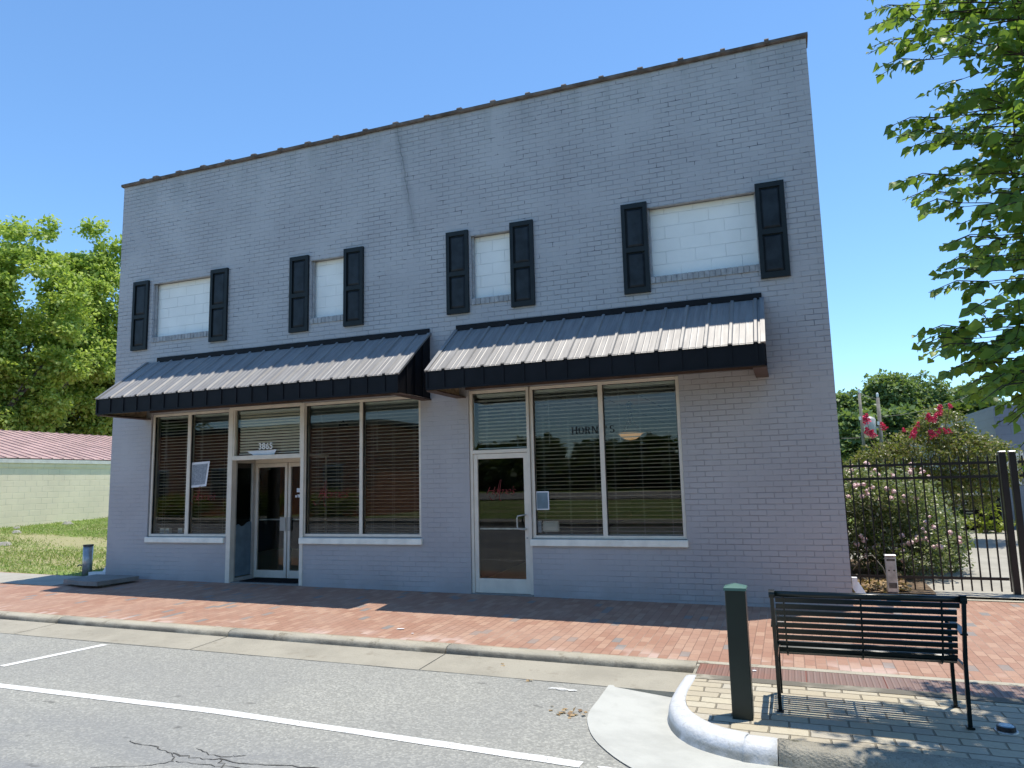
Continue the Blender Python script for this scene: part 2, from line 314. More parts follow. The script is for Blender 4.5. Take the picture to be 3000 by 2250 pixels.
# ------------------------------------------------------------ geometry helpers
ORG={}
def gz(x,y):
    xx=min(max(x,-30),30); b=-.009*(xx+5)+(.02*y if y<0 else .03*min(y,40))
    return b+(.008*(-x-13) if x<-13 else 0) if x>-30 else b+.136
def rz(x,y): return -.009*(x+5)+float(np.interp(y,[-16,-12,-5,-3.5,-2.95],[-.10,-.06,-.135,-.15,-.128]))
def empty(name,loc,label,cat,group=None):
    o=bpy.data.objects.new(name,None); o.empty_display_size=.1; COL.objects.link(o); o.location=loc; ORG[o]=Vector(loc)
    o['label']=label; o['category']=cat
    if group: o['group']=group
    return o
def tag(o,label,cat,group=None,kind=None):
    o['label']=label; o['category']=cat
    if group: o['group']=group
    if kind: o['kind']=kind
    return o
class MB:
    def __init__(s): s.v=[]; s.f=[]; s.smooth=False
    def add(s,vs,fs):
        n=len(s.v); s.v+= [tuple(v) for v in vs]; s.f+=[tuple(i+n for i in f) for f in fs]; return s
    def box(s,x0,x1,y0,y1,z0,z1,M=None):
        vs=[Vector((x,y,z)) for z in (z0,z1) for y in (y0,y1) for x in (x0,x1)]
        if M is not None: vs=[M@v for v in vs]
        return s.add(vs,[(0,2,3,1),(4,5,7,6),(0,1,5,4),(2,6,7,3),(0,4,6,2),(1,3,7,5)])
    def bbox(s,x0,x1,y0,y1,z0,z1,b=.004):
        # box with chamfered edges
        c=[(x0,x1),(y0,y1),(z0,z1)]; vs=[];idx={}
        for i in range(8):
            sg=[(i>>k)&1 for k in range(3)]
            for ax in range(3):
                p=[]
                for k in range(3):
                    v=c[k][sg[k]]
                    if k!=ax: v+= b if sg[k]==0 else -b
                    p.append(v)
                idx[(i,ax)]=len(vs); vs.append(p)
        fs=[]
        for ax in range(3):
            a,b2=(ax+1)%3,(ax+2)%3
            for sgn in (0,1):
                q=[]
                for (u,w) in ((0,0),(1,0),(1,1),(0,1)):
                    i=(sgn<<ax)|(u<<a)|(w<<b2); q.append(idx[(i,ax)])
                fs.append(tuple(q) if sgn else tuple(q[::-1]))
            for (u,w) in ((0,0),(1,0),(1,1),(0,1)):   # edges parallel to ax
                i0=(u<<a)|(w<<b2); i1=i0|(1<<ax)
                q=[idx[(i0,a)],idx[(i1,a)],idx[(i1,b2)],idx[(i0,b2)]]
                fs.append(tuple(q))
        for i in range(8): fs.append((idx[(i,0)],idx[(i,1)],idx[(i,2)]))
        return s.add(vs,fs)
    def quad(s,a,b,c,d): return s.add([a,b,c,d],[(0,1,2,3)])
    def tube(s,pts,r,n=8,cap=True):
        pts=[Vector(p) for p in pts]; rs=r if isinstance(r,(list,tuple)) else [r]*len(pts)
        vs=[];fs=[];up=Vector((0,0,1))
        prev=None
        for i,p in enumerate(pts):
            d=(pts[min(i+1,len(pts)-1)]-pts[max(i-1,0)]).normalized()
            if prev is None:
                a=d.cross(up if abs(d.z)<.9 else Vector((1,0,0))).normalized()
            else: a=(prev-d*prev.dot(d)).normalized()
            prev=a; b=d.cross(a)
            for k in range(n):
                t=2*math.pi*k/n; vs.append(p+(a*math.cos(t)+b*math.sin(t))*rs[i])
        for i in range(len(pts)-1):
            for k in range(n):
                k2=(k+1)%n; fs.append((i*n+k,i*n+k2,(i+1)*n+k2,(i+1)*n+k))
        if cap: fs.append(tuple(range(n))[::-1]); fs.append(tuple((len(pts)-1)*n+k for k in range(n)))
        return s.add(vs,fs)
    def bar(s,p0,p1,w,h,up=(0,0,1)):
        """rectangular bar from p0 to p1, w across, h along up"""
        p0,p1=Vector(p0),Vector(p1); d=(p1-p0).normalized(); u=Vector(up); a=d.cross(u).normalized(); b=a.cross(d).normalized()
        vs=[p+a*sx*w/2+b*sz*h/2 for p in (p0,p1) for sz in (-1,1) for sx in (-1,1)]
        return s.add(vs,[(0,2,3,1),(4,5,7,6),(0,1,5,4),(2,6,7,3),(0,4,6,2),(1,3,7,5)])
    def sweep(s,path,prof,close_ends=True):
        """prof: (across, up) pairs; path: points with the across direction taken to the left of travel"""
        P=[Vector(p) for p in path]; n=len(prof); vs=[];fs=[]
        for i,p in enumerate(P):
            d=(P[min(i+1,len(P)-1)]-P[max(i-1,0)]); d.z=0; d.normalize(); l=Vector((-d.y,d.x,0))
            for (a,b) in prof: vs.append(p+l*a+Vector((0,0,b)))
        for i in range(len(P)-1):
            for k in range(n-1): fs.append((i*n+k,(i+1)*n+k,(i+1)*n+k+1,i*n+k+1))
        if close_ends: fs.append(tuple(range(n))); fs.append(tuple((len(P)-1)*n+k for k in range(n))[::-1])
        return s.add(vs,fs)
    def build(s,name,mat,parent=None,smooth=False,origin=None):
        me=bpy.data.meshes.new(name)
        if parent is not None: o0=ORG[parent]
        elif origin is not None: o0=Vector(origin)
        else: o0=Vector((0,0,0))
        me.from_pydata([(v[0]-o0.x,v[1]-o0.y,v[2]-o0.z) for v in s.v],[],s.f)
        me.materials.append(MT[mat]); me.update()
        if smooth or s.smooth:
            me.polygons.foreach_set('use_smooth',[True]*len(me.polygons))
        ob=bpy.data.objects.new(name,me); COL.objects.link(ob)
        if parent is not None: ob.parent=parent; ORG[ob]=o0
        else: ob.location=o0; ORG[ob]=o0
        return ob
def struct(name,mb,mat,smooth=False):
    o=mb.build(name,mat,None,smooth); o['kind']='structure'; return o
def grid(xs,ys,fz):
    m=MB(); nx=len(xs)
    m.v=[(x,y,fz(x,y)) for y in ys for x in xs]
    m.f=[(j*nx+i,j*nx+i+1,(j+1)*nx+i+1,(j+1)*nx+i) for j in range(len(ys)-1) for i in range(nx-1)]
    return m
def copy_tree(o,parent=None,loc=None):
    c=o.copy(); COL.objects.link(c)
    if parent is not None: c.parent=parent
    if loc is not None: c.location=loc
    ORG[c]=Vector(c.location) if parent is None else ORG[o]
    for ch in list(o.children): copy_tree(ch,c)
    return c
# ------------------------------------------------------------ leaves
LEAF=np.array([[0,0,0],[.27,.22,.09],[.36,.52,.13],[0,1,-.16],[-.36,.52,.09],[-.27,.22,.12],[0,.5,0.02]])
LEAFF=[(0,1,6),(1,2,6),(2,3,6),(3,4,6),(4,5,6),(5,0,6)]
CARD=np.array([[0,0,0],[.36,.5,.07],[0,1,0],[-.36,.5,.07]])
def leaves(name,P,D,N,size,mat,parent=None,detail=False,origin=None,narrow=1.):
    """P base points, D leaf direction, N leaf normal (rough), size array"""
    P=np.asarray(P,float); D=np.asarray(D,float); N=np.asarray(N,float); size=np.asarray(size,float)
    D/=np.linalg.norm(D,axis=1,keepdims=True)+1e-9
    X=np.cross(D,N); X/=np.linalg.norm(X,axis=1,keepdims=True)+1e-9; Z=np.cross(X,D)
    T=LEAF if detail else CARD
    T=T.copy(); T[:,0]*=narrow
    n=len(P); k=len(T)
    V=P[:,None,:]+size[:,None,None]*(T[None,:,0,None]*X[:,None,:]+T[None,:,1,None]*D[:,None,:]+T[None,:,2,None]*Z[:,None,:])
    o0=np.array(ORG[parent]) if parent is not None else (np.array(origin) if origin is not None else np.zeros(3))
    V=(V.reshape(-1,3)-o0).astype(np.float32)
    if detail: F=np.array(LEAFF)
    else: F=np.array([(0,1,2),(0,2,3)])
    FF=(F[None]+(np.arange(n)*k)[:,None,None]).reshape(-1,3)
    me=bpy.data.meshes.new(name); me.vertices.add(len(V)); me.vertices.foreach_set('co',V.ravel())
    me.loops.add(FF.size); me.loops.foreach_set('vertex_index',FF.ravel().astype(np.int32))
    me.polygons.add(len(FF)); me.polygons.foreach_set('loop_start',(np.arange(len(FF))*3).astype(np.int32))
    me.update(calc_edges=True); me.validate(); me.materials.append(MT[mat])
    ob=bpy.data.objects.new(name,me); COL.objects.link(ob)
    if parent is not None: ob.parent=parent; ORG[ob]=ORG[parent]
    else: ob.location=o0; ORG[ob]=Vector(o0)
    return ob
def unit(n):
    v=rng.normal(size=(n,3)); return v/np.linalg.norm(v,axis=1,keepdims=True)
def blob_points(blobs,ncl,per,clr,surf=.72):
    """leaf positions in clumps near the surface of ellipsoid blobs (cx,cy,cz,rx,ry,rz)"""
    vol=np.array([b[3]*b[4]*b[5] for b in blobs])**(2/3); pr=vol/vol.sum()
    C=[];
    idx=rng.choice(len(blobs),ncl,p=pr); u=unit(ncl); rr=surf+(1-surf)*rng.random(ncl)*1.08
    B=np.array(blobs)[idx]; C=B[:,:3]+u*rr[:,None]*B[:,3:]
    rad=clr*(.5+rng.random(ncl))
    P=np.repeat(C,per,0)+unit(ncl*per)*(rng.random((ncl*per,1))**.5)*np.repeat(rad,per)[:,None]*np.array([1,1,.6])
    out=np.repeat(u,per,0)
    return P,out
def blob_tree(name,label,cat,base,blobs,ncl,per,clr,leaf,mat,trunk_r=.25,group=None,limbs=6,trunk_h=None,barkmat='bark',surf=.72):
    t=empty(name,base,label,cat,group); b=Vector(base)
    top=max(blobs,key=lambda q:q[2]); zt=top[2]
    m=MB(); m.smooth=True
    th=trunk_h if trunk_h else (min(q[2]-q[5] for q in blobs)-b.z)*1.1+.3
    p=[b+Vector((0,0,-.1))]+[b+Vector((math.sin(i*1.7)*.05*i*trunk_r*4,math.cos(i*1.3)*.04*i*trunk_r*4,th*i/3)) for i in range(1,4)]
    m.tube(p,[trunk_r,trunk_r*.85,trunk_r*.75,trunk_r*.7],10)
    for q in sorted(blobs,key=lambda q:-q[3])[:max(limbs,1)]:
        e=Vector(q[:3])+Vector((0,0,q[5]*.3)); s0=p[-1]; mid=s0.lerp(e,.5)+Vector((rng.normal()*.2,rng.normal()*.2,-.1*(e-s0).length))
        m.tube([s0,s0.lerp(mid,.5)+Vector((0,0,.05)),mid,e],[trunk_r*.6,trunk_r*.42,trunk_r*.3,trunk_r*.08],6)
        for j in range(3):
            d=Vector(unit(1)[0]); e2=Vector(q[:3])+Vector((d.x*q[3],d.y*q[4],abs(d.z)*q[5]))*.8
            m.tube([mid,mid.lerp(e2,.5)+Vector((0,0,.1)),e2],[trunk_r*.22,trunk_r*.12,trunk_r*.04],5)
    m.build('trunk',barkmat,t)
    P,o=blob_points(blobs,ncl,per,clr,surf)
    n=len(P); N=unit(n)*.8+np.array([0,0,.9])+o*.4; D=unit(n)*.8+o*.5+np.array([0,0,-.25])
    leaves('crown',P,D,N,leaf*(.6+.8*rng.random(n)),mat,t)
    return t
# ============================================================ GROUND
xs=[-400,-150,-80]+list(np.linspace(-60,40,51))+[80,150,400]
def terr(x,y):
    if y>=-.2: 
        z=gz(x,y)-.03
        if .61-.3<x<12 and 0<y<11: z-=.05
        return z
    if y>-16.6: return -.45
    return -.12-.009*(min(max(x,-30),30)+5)+.01*min(-y-16.6,30)
ys=[-400,-150,-80,-60,-45,-35,-28,-22,-18,-16.7,-16.5,-3,-1,-.21,-.19,1,2,4,6,8,10.9,11.1,13,16,20,25,30,36,40,60,90,150,400]
struct('ground',grid(xs,ys,terr),'lawn')
# road
xs2=list(np.linspace(-60,40,26))
ROADX=xs2
# gutter pan (from the kerb face to the asphalt edge)
struct('gutter',grid(xs2,[-3.534,-3.53,-3.3,-3.1,-2.94],lambda x,y:rz(x,y)+(.004 if y>-3.532 else -.12)),'gutter')
# brick sidewalk, two sheets: in front of building, and the right side running back to the fence
def sw(x,y): return gz(x,y)
m=grid(list(np.linspace(-60,.62,60)),[-2.80,-2.2,-1.5,-.8,0.012],sw)
m2=grid(list(np.linspace(.62,24,24)),[-2.80,-2.2,-1.5,-.8,0,.6,1.08],lambda x,y:sw(x,min(y,0))+(.012*y if y>0 else 0)); m.add(m2.v,m2.f)
m3=grid([-14.6,-13.5,-12.5,-11.82],[0.012,.1],lambda x,y:sw(x,0)); 
struct('sidewalk',m,'paving')
# light concrete band at the left between lawn and bricks
struct('path',grid(list(np.linspace(-60,-11.85,20)),[-1.0,-.5,-.06],lambda x,y:gz(x,y)+.006),'walk')
# kerb with rolled edge, four cast lengths with open joints
kp=[(0,0),(0,0.0)]
prof=[(0.0,-.30),(0.0,.004),(-.07,.004),(-.115,-.004),(-.145,-.022),(-.158,-.05),(-.162,-.12),(-.165,-.30)]
m=MB()
cuts=[-60,-40,-21,-15.2,-12.1,-9.13,-6.32,-3.475,-.93]
for a,b in zip(cuts[:-1],cuts[1:]):
    xsn=np.linspace(a+.006,b-.006,5)
    m.sweep([(x,-2.80,gz(x,-2.8)) for x in xsn],prof)
struct('kerb',m,'kerb',True)
for p in bpy.data.objects['kerb'].data.polygons: p.use_smooth=len(p.vertices)==4
# far kerb across the street, its walk
m=MB(); m.sweep([(x,-16,rz(x,-16)) for x in (40,-60)],[(0.0,-.3),(0.0,.15),(-.16,.15),(-.16,-.3)]); struct('kerb',m,'kerb')
struct('sidewalk',grid([-60,-20,0,40],[-18.3,-16.17],lambda x,y:-.009*(x+5)+.02),'walk')
struct('car_park',grid([-30,-10,10,30],[-62,-50,-40],lambda x,y:-.009*(x+5)+.02+.01*min(-y-16.6,30)-.05),'walk')
# concrete walk behind the fence
def wk(x,y): return gz(x,y)+.012*(y>1) 
struct('path',grid([.64,1.5,2.5,3.5,5,8,14],[1.2,2,3,5,7,9,10.0],wk),'walk')
struct('path',grid([1.0,3,4.6,6.2],[14.5,16,17.6],wk),'walk')
m=MB(); 
for a,b in ((.66,3.2),(3.21,6.4),(6.41,14)): m.add(*(lambda g:(g.v,g.f))(grid([a,b],[1.075,1.205],lambda x,y:gz(x,0)+.021)))
struct('kerb',m,'kerb')
m=grid([.66,1.0,1.4,1.7],[1.21,1.7,2.4,3.4,4.4],lambda x,y:gz(x,y)+.03); struct('soil_bed',m,'dirt')
# road markings
def strip(m,p0,p1,w,n=14,off=.004,wob=.006):
    p0,p1=Vector((*p0,0)),Vector((*p1,0)); d=(p1-p0); l=Vector((-d.y,d.x,0)).normalized()*w/2
    vs=[]
    for i in range(n+1):
        p=p0+d*i/n
        for s in (-1,1):
            q=p+l*s*(1+random.uniform(-wob,wob)*6); vs.append((q.x,q.y,rz(q.x,q.y)+off))
    m.add(vs,[(2*i,2*i+2,2*i+3,2*i+1) for i in range(n)])
m=MB(); strip(m,(-45,-4.75),(-6.85,-5.235),.105,40); strip(m,(-6.85,-5.235),(-4.35,-5.205),.105,16); strip(m,(-4.35,-5.205),(-1.36,-5.335),.105,20,.004,.012)
o=m.build('lane_line','roadpaint'); tag(o,'long white edge line painted on the asphalt','road marking')
m=MB(); strip(m,(-7.60,-4.72),(-7.475,-3.62),.10,14)
o=m.build('parking_line','roadpaint'); tag(o,'short white parking bay line running up to the gutter at far left','road marking')
for cx,cy_,r,n,lb in ((-1.98,-3.74,.10,7,'worn flakes of white paint near the gutter beside the apron'),(-1.22,-5.37,.09,7,'worn flakes of white paint past the end of the long edge line')):
    m=MB()
    for i in range(n):
        a=random.uniform(0,6.28); d=random.uniform(0,r); x=cx+math.cos(a)*d*1.3; y=cy_+math.sin(a)*d*.5; s=random.uniform(.018,.045)
        vs=[(x+math.cos(t)*s*random.uniform(.6,1.6),y+math.sin(t)*s*random.uniform(.3,.8),0) for t in np.linspace(0,5.6,8)]
        zz=.004+.0006*i
        m.add([(p[0],p[1],rz(p[0],p[1])+zz) for p in vs],[tuple(range(8))])
    o=m.build('paint_remnant','roadpaint'); tag(o,lb,'road marking')
# asphalt cracks (open, tar-dark)
def crack(m,pts,w=.010):
    P=[]
    for a,b in zip(pts[:-1],pts[1:]):
        for t in np.linspace(0,1,7)[:-1]:
            P.append((a[0]+(b[0]-a[0])*t+random.gauss(0,.008),a[1]+(b[1]-a[1])*t+random.gauss(0,.008)))
    P.append(pts[-1]); vs=[]
    for i,p in enumerate(P):
        q=P[min(i+1,len(P)-1)]; r_=P[max(i-1,0)]; d=Vector((q[0]-r_[0],q[1]-r_[1],0)).normalized(); l=Vector((-d.y,d.x,0))
        ww=w*random.uniform(.35,1.1)
        for s in (-1,1): x,y=p[0]+l.x*s*ww/2,p[1]+l.y*s*ww/2; vs.append((x,y,rz(x,y)+.003))
    m.add(vs,[(2*i,2*i+2,2*i+3,2*i+1) for i in range(len(P)-1)])
m=MB()
crack(m,[(-4.484,-5.95),(-4.238,-5.97),(-3.999,-6.028),(-3.871,-6.136),(-3.975,-6.246),(-4.3,-6.4)]); crack(m,[(-3.999,-6.028),(-3.736,-6.052),(-3.623,-6.012),(-3.375,-6.017),(-3.033,-5.936),(-2.5,-5.95)],.014)
crack(m,[(-3.929,-5.9),(-3.75,-5.96),(-3.613,-5.97),(-3.5,-5.9)]); crack(m,[(-3.871,-6.136),(-3.6,-6.12),(-3.3,-6.08)],.008)
crack(m,[(-3.613,-6.01),(-3.5,-6.1),(-3.45,-6.3)],.01)
o=m.build('road_crack','crack'); o['kind']='structure'
# asphalt/gutter seam and joints in the gutter
m=MB(); crack(m,[(-12,-3.535),(-9,-3.53),(-6,-3.535),(-3.4,-3.53),(-1.6,-3.53)],.008)
for x in (-12.1,-9.13,-6.32,-3.475): 
    vs=[(x-.004,-3.53,rz(x,-3.53)+.007),(x+.004,-3.53,rz(x,-3.53)+.007),(x+.004,-2.95,rz(x,-2.95)+.007),(x-.004,-2.95,rz(x,-2.95)+.007)]
    m.add(vs,[(0,1,2,3)])
o=m.build('gutter_joint','crack'); o['kind']='structure'
# new concrete apron round the island
def smooth_path(pts,n=6):
    P=[Vector((*p,0)) for p in pts]; out=[]
    for i in range(len(P)-1):
        a=P[max(i-1,0)];b=P[i];c=P[i+1];d=P[min(i+2,len(P)-1)]
        for k in range(n):
            t=k/n; out.append(.5*((2*b)+(c-a)*t+(2*a-5*b+4*c-d)*t*t+(3*b-a-3*c+d)*t**3))
    out.append(P[-1]); return [(p.x,p.y) for p in out]
ap_out=smooth_path([(-1.62,-3.50),(-1.60,-3.95),(-1.585,-4.3),(-1.52,-4.58),(-1.37,-4.91),(-1.09,-5.26),(-.7,-5.55),(-.1,-5.75),(1.5,-5.8),(6,-5.8)])
isl_out=smooth_path([(-1.01,-3.30),(-1.03,-3.72),(-1.02,-4.10),(-.909,-4.44),(-.725,-4.65),(-.451,-4.776),(-.205,-4.80),(1.5,-4.83),(6,-4.85)])
isl_in=smooth_path([(-.885,-3.28),(-.905,-3.75),(-.872,-4.05),(-.78,-4.28),(-.595,-4.47),(-.40,-4.545),(-.205,-4.59),(1.5,-4.60),(6,-4.62)])
n=min(len(ap_out),len(isl_out)); ap_in=[isl_out[int(round(i*(len(isl_out)-1)/(len(ap_out)-1)))] for i in range(len(ap_out))]
m=MB(); vs=[]
for a,b in zip(ap_out,ap_in):
    b=(b[0]+.04 if b[0]<-.8 else b[0],b[1]+.04)
    for t in (0,.5,1): x,y=a[0]+(b[0]-a[0])*t,a[1]+(b[1]-a[1])*t; vs.append((x,y,(rz(x,y)+.009)*(1-t)+(-.238-.009*(x+.5))*t))
for i in range(len(ap_out)-1):
    for k in range(2): m.f.append((3*i+k,3*i+k+1,3*i+4+k,3*i+3+k))
m.v=vs
struct('apron',m,'apron')
# the road sheet, lowered where the apron lies over it
def inside(x,y,poly):
    c=False; k=len(poly)-1
    for q in range(len(poly)):
        (x1,y1),(x2,y2)=poly[q],poly[k]
        if (y1>y)!=(y2>y) and x<(x2-x1)*(y-y1)/(y2-y1)+x1: c=not c
        k=q
    return c
poly=ap_out+[(6.0,-3.4),(-1.62,-3.4)]
def rdip(x,y):
    z=rz(min(max(x,-60),40),y)
    if x>-1.8 and y>-6 and all(inside(x-a,y-b,poly) for a,b in ((0,0),(.07,0),(0,.07),(.06,.06),(-.0,-.0))): z-=.16
    return z
xa_=[-300,-120]+list(np.linspace(-60,-1.7,20)); 
m=grid(xa_,[-16,-12,-9,-7,-5.9,-5,-4.2,-3.52],rdip)
for g_ in (grid([-1.7,2,6.5,40,120,300],[-16,-12,-9,-7,-5.9],rdip),grid([6.5,40,120,300],[-5.9,-5,-4.2,-3.52],rdip),grid(list(np.linspace(-1.7,-.5,31))+list(np.linspace(-.4,6.5,70)),list(np.linspace(-5.9,-3.52,60)),rdip)):
    m.add(g_.v,g_.f)
struct('road',m,'asphalt')
# the rolled island kerb: painted white to x=-.205, then bare and mossy
def island_kerb(i0,i1):
    m=MB(); vs=[]; K=9
    for i in range(i0,i1+1):
        o_=Vector((*isl_out[i],0)); n_=Vector((*isl_in[i],0)); 
        zi=gz(n_.x,n_.y)+.012; zo=-.26-.009*(o_.x+.5)
        for (t,h) in ((0,0),(.06,.35),(.10,.68),(.17,.86),(.30,.96),(.5,1.),(.8,1.),(.96,.985),(1,.5)):
            p=o_.lerp(n_,t); vs.append((p.x,p.y,zo+(zi-zo)*h))
    cnt=i1-i0+1
    for i in range(cnt-1):
        for k in range(K-1): m.f.append((i*K+k,i*K+k+1,(i+1)*K+k+1,(i+1)*K+k))
    m.f.append(tuple(range(K))[::-1]); m.f.append(tuple((cnt-1)*K+k for k in range(K)))
    m.v=vs; return m
sp=36
o=island_kerb(0,sp).build('island_kerb','whitekerb',None,True); o['kind']='structure'
o=island_kerb(sp,len(isl_in)-1); o.v=[(v[0]+.006,v[1],v[2]) for v in o.v]; o=o.build('island_kerb','mossy',None,True); o['kind']='structure'
# island paving
m=MB(); vs=[]
top=[(-.885+ (i/(len(isl_in)-1))**1.6*6.9,-3.275) for i in range(len(isl_in))]
for a,b in zip(isl_in,top):
    for t in np.linspace(0,1,5):
        x,y=a[0]+(b[0]-a[0])*t,a[1]+(b[1]-a[1])*t; vs.append((x,y,gz(x,y)))
for i in range(len(isl_in)-1):
    for k in range(4): m.f.append((5*i+k,5*i+5+k,5*i+6+k,5*i+k+1))
m.v=vs; struct('island_paving',m,'cobble')
# concrete bands and ribbed strip between island and sidewalk
struct('edging',grid(np.linspace(-.93,24,14),[-3.35,-3.22],lambda x,y:gz(x,y)+.004),'kerb')
struct('edging',grid(np.linspace(-.93,24,14),[-2.86,-2.775],lambda x,y:gz(x,y)+.004),'kerb')
struct('ribbed_strip',grid(np.linspace(-.90,24,14),[-3.225,-2.855],lambda x,y:gz(x,y)+.002),'tactile')
m=MB(); m.box(-.93,-.905,-3.27,-2.8,-.35,gz(-.9,-3)-.0); struct('edging',m,'kerb')
# ============================================================ THE BUILDING
X0,X1,ZT=-11.81,.606,7.52
BD=14.
B=empty('commercial_building',((X0+X1)/2,6,0),'two storey grey painted brick shop building with white blocked windows and two awnings','building')
holes=[(-10.80,-9.105,.79,2.99,'x'),(-9.06,-7.53,-.15,3.015,'d'),(-7.53,-5.32,.80,3.0,'x'),(-4.50,-3.53,-.15,3.005,'d'),(-3.53,-1.345,.79,3.005,'x'),
 (-10.94,-9.54,4.36,5.47,'u'),(-7.40,-6.71,4.36,5.45,'u'),(-4.42,-3.72,4.36,5.45,'u'),(-1.66,-.17,4.36,5.46,'u')]
holes[0]=(-10.85,-9.06,.79,2.99,'x')
xsW=sorted({X0,X1}|{h[0] for h in holes}|{h[1] for h in holes}); zsW=sorted({-.5,ZT}|{h[2] for h in holes}|{h[3] for h in holes})
m=MB()
for i in range(len(xsW)-1):
    for j in range(len(zsW)-1):
        xc=(xsW[i]+xsW[i+1])/2; zc=(zsW[j]+zsW[j+1])/2
        if any(h[0]<xc<h[1] and h[2]<zc<h[3] for h in holes): continue
        m.quad((xsW[i],0,zsW[j]),(xsW[i+1],0,zsW[j]),(xsW[i+1],0,zsW[j+1]),(xsW[i],0,zsW[j+1]))
T=.22
for h in holes:
    a,b,c,d,k=h
    m.quad((a,0,c),(a,0,d),(a,T,d),(a,T,c)) ; m.quad((b,0,d),(b,0,c),(b,T,c),(b,T,d)); m.quad((a,0,d),(b,0,d),(b,T,d),(a,T,d)); m.quad((b,0,c),(a,0,c),(a,T,c),(b,T,c))
m.quad((X1,0,-.5),(X1,BD,-.5),(X1,BD,ZT),(X1,0,ZT)); m.quad((X0,BD,-.5),(X0,0,-.5),(X0,0,ZT),(X0,BD,ZT)); m.quad((X1,BD,-.5),(X0,BD,-.5),(X0,BD,ZT),(X1,BD,ZT))
m.quad((X0,T,ZT),(X1,T,ZT),(X1,0,ZT),(X0,0,ZT)); m.quad((X0+.2,T,ZT),(X0+.2,T,6.7),(X1-.2,T,6.7),(X1-.2,T,ZT)); m.quad((X0,T,6.7),(X1,T,6.7),(X1,BD,6.5),(X0,BD,6.5))
m.build('wall','wall',B)
# clay coping with hubs at the tile joints
m=MB(); m.smooth=False
cpf=[(-.035,7.505),(-.05,7.52),(-.05,7.555),(0.,7.578),(.11,7.592),(.22,7.578),(.27,7.55),(.27,7.50)]
def prism_x(m,x0,x1,prof):
    n=len(prof); m.add([(x0,p[0],p[1]) for p in prof]+[(x1,p[0],p[1]) for p in prof],[(i,(i+1)%n,n+(i+1)%n,n+i) for i in range(n)]+[tuple(range(n))[::-1],tuple(range(n,2*n))])
joints=[-11.32,-10.99]+[-10.415+.5845*k for k in range(19)]
e=[X0-.035]+joints+[X1+.03]
for i in range(len(e)-1):
    dz=random.uniform(-.004,.004); prism_x(m,e[i]+.003,e[i+1]-.003,[(p[0],p[1]+dz) for p in cpf])
for x in joints:
    w=random.uniform(.030,.042); prism_x(m,x-w,x+w,[(-.050,7.512),(-.060,7.525),(-.060,7.568),(-.04,7.592),(0.,7.606),(.11,7.618),(.24,7.60),(.28,7.57),(.28,7.50)])
m.build('coping','coping',B)
# blocked windows and shutters
for (a,b,c,d,k) in [h for h in holes if h[4]=='u']:
    f=MB(); f.box(a+.002,b-.002,.115,.19,c+.078,d-.012); w=f.build('blocked_window','infill',B)
    s_=MB(); x=a+.004; n=int(round((b-a)/.075)); st=(b-a-.008)/n
    for i in range(n):
        dy=random.uniform(-.004,.004); s_.bbox(x+i*st+.003,x+(i+1)*st-.003,-.018+dy,.10,c-.03,c+.068,.004)
    s_.box(a+.006,b-.006,-.008,.09,c-.028,c+.06); s_.build('sill','brick_sill',w)
    lt=MB(); lt.box(a,b,-.004,.006,d-.016,d+.002); lt.box(a+.003,a+.03,.05,.08,c+.07,d-.014); lt.box(b-.03,b-.003,.05,.08,c+.07,d-.014); lt.build('lintel','brown' if False else 'brick_sill',w)
def shutter(x0,x1,z0,z1):
    f=MB(); y0,y1=-.048,-.006; st=.055; mid=z0+(z1-z0)*.48
    f.box(x0,x0+st,y0,y1,z0,z1); f.box(x1-st,x1,y0,y1,z0,z1)
    for a,b in ((z0,z0+.075),(mid-.035,mid+.035),(z1-.07,z1)): f.box(x0+st-.001,x1-st+.001,y0+.001,y1,a,b)
    f.box(x0+.03,x1-.03,-.02,-.007,z0+.03,z1-.03)
    o=f.build('shutter','shutter',B)
    for a,b in ((z0+.075,mid-.035),(mid+.035,z1-.07)):
        p=MB(); g=.012; xa,xb,za,zb=x0+st+g,x1-st-g,a+g,b-g; k=.03
        vs=[(xa,-.022,za),(xb,-.022,za),(xb,-.022,zb),(xa,-.022,zb),(xa+k,-.038,za+k),(xb-k,-.038,za+k),(xb-k,-.038,zb-k),(xa+k,-.038,zb-k)]
        p.add(vs,[(0,1,5,4),(1,2,6,5),(2,3,7,6),(3,0,4,7),(4,5,6,7)]); p.build('panel','shutterp',o)
for x0,x1 in ((-11.407,-11.03),(-9.545,-9.161),(-7.812,-7.43),(-6.72,-6.348),(-4.827,-4.45),(-3.75,-3.376),(-2.027,-1.655),(-.185,.186)):
    shutter(x0,x1,4.215,5.536)
